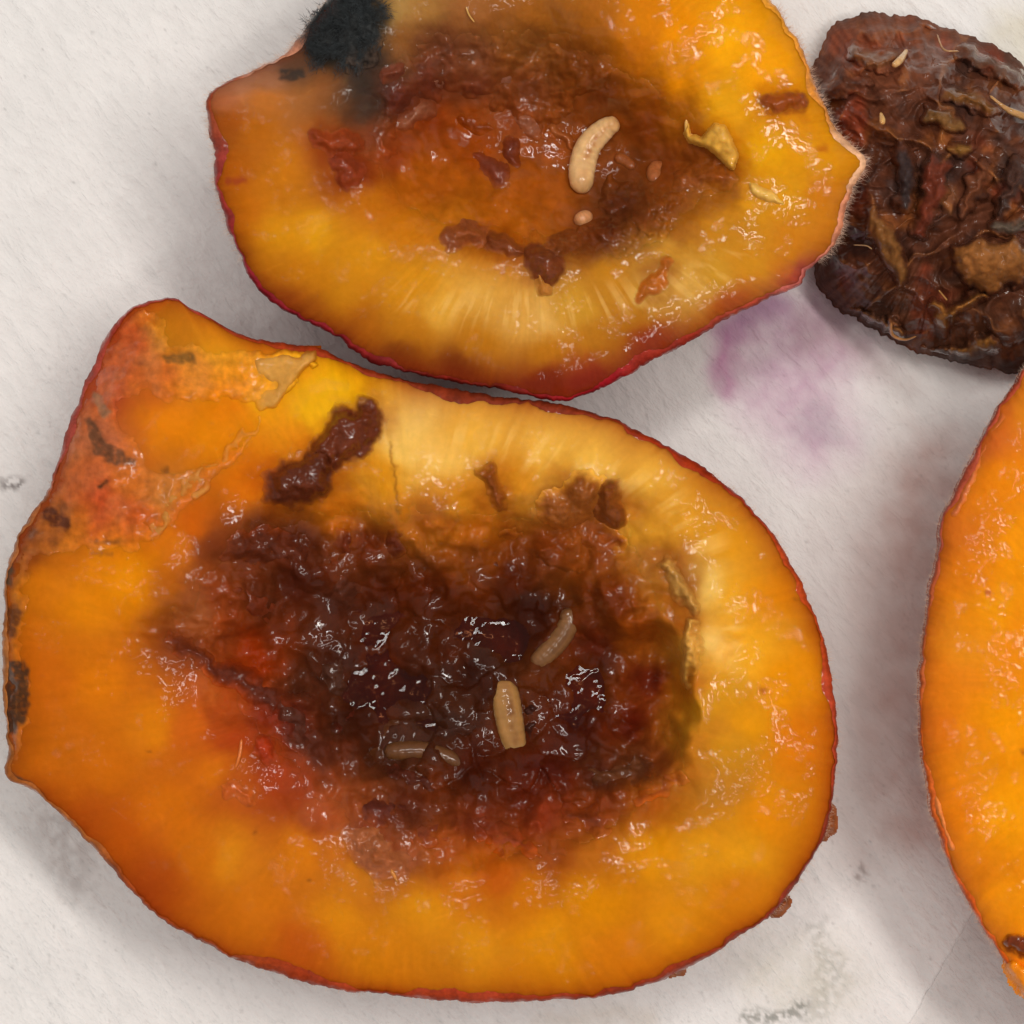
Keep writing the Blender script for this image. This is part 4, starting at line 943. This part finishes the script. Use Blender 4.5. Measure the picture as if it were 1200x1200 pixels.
for k, s in enumerate([[(1150, 520, 6), (1140, 545, 9), (1128, 575, 8), (1118, 600, 5)], [(1168, 486, 8), (1160, 500, 7)], [(1106, 600, 5), (1102, 612, 4)]]):
    patch('torn_skin', rroot, right_height, s, (206, 112, 72), M['peel'], hmax=0.5, width=9, seed=2430 + k, edge_warp=4, blend=right_colour, mottle=0.12, clip=rightb, profile='step')
patch('peel', rroot, right_height, [(1088, 905, 3), (1094, 935, 4), (1104, 965, 4), (1116, 995, 3)], (224, 130, 66), M['peel'], hmax=0.3, width=5, seed=2440, edge_warp=2, mottle=0.1, clip=rightb)
#tube('fibre', rroot, right_height, [(1150, 812, 1), (1172, 824, 1.8), (1200, 836, 1.4)], M['shred'], (240, 170, 70), sides=6, lift=0.05, seed=2450)
fuzz(rroot, rightb, rrim, 5000, 0.3, 0.7, 603)

# ------------------------------------------------------------------ STONE with rotten flesh on it
STONE_OUT = [(962, 60), (975, 35), (996, 20), (1020, 15), (1050, 19), (1080, 22), (1102, 32), (1140, 42), (1180, 64), (1215, 90), (1260, 140), (1288, 210), (1288, 290), (1268, 360), (1235, 412), (1196, 436), (1160, 430), (1110, 420),
    (1070, 408), (1040, 394), (1000, 372), (972, 350), (958, 322), (950, 270), (946, 200), (946, 140), (950, 95)]
stone = Blob((1118, 225), STONE_OUT, 3.0, 41)
def stone_height(u, v, detail=True):
    rho = np.clip(stone.rho(u, v), 0, 1)
    z = 4.0 + 14.5 * np.clip(1 - rho ** 2.6, 0, 1) ** 0.75
    wu = u + 22 * fbm(u, v, 70, 3, 3201); wv = v + 22 * fbm(u, v, 70, 3, 3202)
    k = sstep(1.0, 0.86, rho)
    if detail:
        z += (2.3 * (ridged(wu * 0.8, wv, 74, 2, 3210) - 0.55) + 0.5 * fbm(wu, wv, 26, 2, 3215) + 0.12 * fbm(u, v, 12, 2, 3220) + 0.9 * fbm(u, v, 90, 2, 3225)) * (0.35 + 0.65 * k)
    else:
        z += 1.0 + 0.9 * fbm(u, v, 90, 2, 3225) + 1.0 * (ridged(wu * 0.8, wv, 74, 2, 3210) - 0.55)
    return z * MM
def stone_colour(u, v):
    wu = u + 22 * fbm(u, v, 70, 3, 3201); wv = v + 22 * fbm(u, v, 70, 3, 3202)
    r = ridged(wu * 0.8, wv, 74, 3, 3210)
    n = fbm(u, v, 46, 4, 3230)
    c = mix(np.broadcast_to(lin((66, 38, 26)), u.shape + (3,)), lin((104, 62, 32)), sstep(0.1, 0.8, n))
    c = mix(c, lin((104, 46, 30)), 0.7 * sstep(0.15, 0.6, fbm(u, v, 80, 3, 3235)))
    c = mix(c, lin((42, 30, 28)), 0.7 * sstep(0.1, 0.6, fbm(u, v, 58, 3, 3240)))
    c = mix(c, lin((128, 84, 44)), 0.45 * sstep(0.66, 0.92, r))
    c = mix(c, lin((104, 62, 42)), 0.5 * sstep(90, 30, np.hypot((u - 1020) * 0.6, (v - 50))))
    c = mix(c, lin((46, 42, 42)), 0.35 * sstep(0.2, 0.6, fbm(u, v, 34, 3, 3245)))
    c = mix(c, lin((54, 34, 22)), 0.5 * sstep(280, 380, v))
    return c * (1.75 + 0.5 * fbm(u, v, 14, 3, 3250))[..., None] * np.array([1.06, 0.93, 0.85])
sroot = thing('peach_stone', 'dark brown wet peach stone with shreds of rotten flesh, top right', 'peach stone', tuple(W(np.array(1118.), np.array(225.), 0.0)))
th = np.linspace(-np.pi, np.pi, 720, endpoint=False)
R = stone.radius(th); s = np.linspace(0, 1, 150) ** 0.62; s[0] = 0.003
u = stone.c[0] + s[:, None] * R * np.cos(th); v = stone.c[1] + s[:, None] * R * np.sin(th)
zt = stone_height(u, v)
topv = W(u, v, zt); cols = [stone_colour(u, v).reshape(-1, 3)]
rings = [topv.reshape(-1, 3)]
c0 = W(stone.c[0], stone.c[1], 0.008)
base = topv[-1]
for t in np.linspace(0.06, 1, 18):
    p = base.copy(); f = np.cos(t * np.pi / 2) ** 0.6
    p[:, :2] = c0[:2] + (base[:, :2] - c0[:2]) * (f * (1 + 0.015 * np.sin(t * 9)) + 0.003); p[:, 2] = 0.0004 + (base[:, 2] - 0.0004) * (1 - np.sin(t * np.pi / 2))
    rings.append(p); cols.append(cols[0][-720:])
link_mesh('shell', np.concatenate(rings), ring_faces(150 + 18, 720), M['stone'], np.concatenate(cols), sroot,
          wet=np.concatenate([np.broadcast_to(sstep(1.0, 0.72, s)[:, None], (150, 720)).ravel(), np.zeros(18 * 720)]))
SHREDS = [([(1120, 292), (1136, 284), (1160, 278), (1185, 282), (1210, 290), (1215, 320), (1196, 330), (1170, 338), (1150, 344), (1130, 330), (1118, 318), (1113, 304)], (140, 88, 44), 2.4, 26),
 ([(1100, 360, 9), (1104, 378, 10), (1116, 366, 8), (1136, 352, 7), (1150, 346, 6)], (134, 86, 40), 1.6, 8), ([(1024, 250, 9), (1030, 272, 13), (1044, 290, 13), (1052, 310, 10), (1054, 332, 6)], (120, 78, 40), 1.4, 11),
 ([(1090, 20, 12), (1078, 18, 8)], (146, 112, 60), 1.2, 9), ([(1090, 136, 12), (1110, 140, 10), (1124, 150, 8)], (112, 76, 40), 1.1, 9), ([(1120, 172, 7), (1132, 178, 6)], (134, 92, 40), 1.1, 6),
 ([(1160, 400, 9), (1120, 420, 9), (1085, 414, 7)], (128, 84, 38), 1.2, 9), ([(1000, 60, 10), (1030, 75, 9), (1052, 70, 6)], (118, 74, 46), 1.1, 9), ([(1130, 60, 8), (1160, 78, 9), (1190, 92, 8)], (96, 62, 44), 1.4, 9),
 ([(1195, 200, 12), (1180, 230, 12), (1170, 250, 10)], (70, 46, 38), 1.6, 11), ([(1098, 200, 16), (1090, 240, 14), (1080, 270, 10)], (104, 48, 32), 1.4, 13), ([(1155, 200, 12), (1140, 226, 10), (1130, 246, 8)], (108, 62, 40), 1.5, 10),
 ([(1010, 372, 8), (1030, 380, 8), (1050, 390, 7)], (134, 88, 44), 1.0, 8), ([(965, 110, 10), (990, 96, 12), (1010, 100, 9)], (94, 54, 38), 1.2, 10), ([(1060, 180, 13), (1064, 210, 12), (1062, 240, 10)], (58, 44, 42), 1.2, 11),
 ([(1110, 110, 9), (1140, 116, 10), (1160, 130, 8)], (116, 74, 36), 1.1, 9), ([(1040, 395, 6), (1046, 380, 6)], (160, 100, 54), 0.9, 6), ([(1170, 270, 8), (1186, 262, 9), (1204, 262, 9)], (92, 78, 66), 1.4, 8)]
for k, (shp, rgb, h, w) in enumerate(SHREDS):
    patch('flesh_shred', sroot, lambda a, b: stone_height(a, b, False), shp, rgb, M['stone_shred'], hmax=h * (1.0 if k < 3 else 0.7), width=w * (1.0 if k < 3 else 1.4), step=1.7, rough=0.7, rough_px=28, edge_warp=7, lumps=0.3, lump_px=26, seed=3400 + 7 * k, mottle=0.28, bite=0.9, clip=stone, blend_px=7, blend=stone_colour, profile='step' if k % 2 else 'dome')
for k, (p, rgb) in enumerate([([(1160, 112, 1.6), (1172, 122, 2.2), (1184, 130, 4), (1204, 138, 5)], (182, 138, 88)), ([(1098, 40, 1.2), (1106, 58, 1.4), (1124, 60, 1)], (170, 130, 92)), ([(1044, 378, 1.6), (1046, 392, 2.4), (1060, 398, 1.6), (1074, 394, 1)], (176, 122, 72)),
     ([(1000, 287, .8), (1015, 288, .9), (1022, 292, .7)], (180, 140, 100)), ([(1100, 340, 1), (1110, 352, 1.2)], (170, 120, 70))]):
    tube('fibre', sroot, lambda a, b: stone_height(a, b, False), p, M['shred'], rgb, sides=6, lift=1.0, seed=3520 + k)

# ------------------------------------------------------------------ LARVAE
def larva(label, base, pts, rgb, belly, sink, lift, group='larvae in the fruit', seg=0.011, nseg=12, seed=1, hooks=None):
    o = tube('larva', None, base, pts, M['larva'], rgb, sides=26, steps=110, lift=lift, sink=sink, seg=seg, nseg=nseg, seed=seed, belly=belly)
    tag(o, label, 'larva', group)
    if hooks:
        h = tube('mouth_hooks', o, base, hooks, M['mould_hair'], (30, 20, 14), sides=6, steps=12, lift=lift + 0.4, sink=0)
    return o
larva('plump curved cream larva lying clear on top of the upper peach half', top_height, [(725, 143, 8), (709, 151, 13), (690, 171, 15.5), (682, 198, 16), (682, 226, 13)], (224, 182, 126), (160, 92, 36), 0.3, 0.35, seed=11)
larva('small pale larva tip poking out just below the plump curved larva', top_height, [(673, 260, 6), (683, 256, 9), (694, 251, 7)], (190, 132, 86), None, 1.0, 0.5, seg=0.0, seed=12)
larva('tan larva half sunk in pulp between the plump larva and the yellow flesh curl', top_height, [(776, 190, 8), (768, 202, 10.5), (770, 216, 8, -0.4)], (160, 92, 48), None, 1.2, 0.3, seg=0.0, seed=13)
larva('short brownish larva piece touching the right side of the plump curved larva', top_height, [(720, 184, 6), (732, 188, 7), (744, 198, 5)], (140, 76, 34), None, 1.2, 0.5, seg=0.0, seed=14)
larva('cream larva standing half out of dark juice in the lower peach half', lambda a, b: 19.9 * MM + 0 * a, [(589, 799, 13, -0.4), (592, 815, 17, 0.0), (597, 845, 17, -0.2), (603, 874, 14.5, -0.6), (612, 908, 9, -1.6)], (172, 126, 72), (112, 66, 28), 1.0, -0.25, seed=15)
larva('murky bent larva under juice above the standing cream larva', lambda a, b: 20.15 * MM + 0 * a, [(662, 714, 9, 0.2), (667, 728, 12, 0.25), (655, 750, 13, 0), (638, 768, 12, -.1), (624, 780, 9, -0.3)], (128, 88, 52), (96, 58, 26), 1.0, -0.1, seg=0.01, seed=16)
larva('dim brown larva lying sideways in the pulp left of the standing larva', lambda a, b: 19.75 * MM + 0 * a, [(450, 882, 9, 0), (470, 880, 12, 0.2), (500, 880, 11, 0.3), (525, 888, 10, 0.4), (545, 897, 7, 0.2)], (100, 62, 32), None, 1.0, -0.1, seg=0.01, seed=17)
larva('tiny pointed pale larva on the upper part of the peach stone', lambda a, b: stone_height(a, b, False), [(1046, 78, 3.5), (1055, 70, 4.5), (1063, 58, 2)], (206, 164, 112), None, 0.1, 1.1, seg=0.0, seed=18)
larva('very small pale speck-like larva near the middle left of the peach stone', lambda a, b: stone_height(a, b, False), [(1034, 146, 3), (1034, 140, 3.6), (1032, 132, 1.6)], (206, 160, 100), None, 0.1, 0.8, seg=0.0, seed=19)
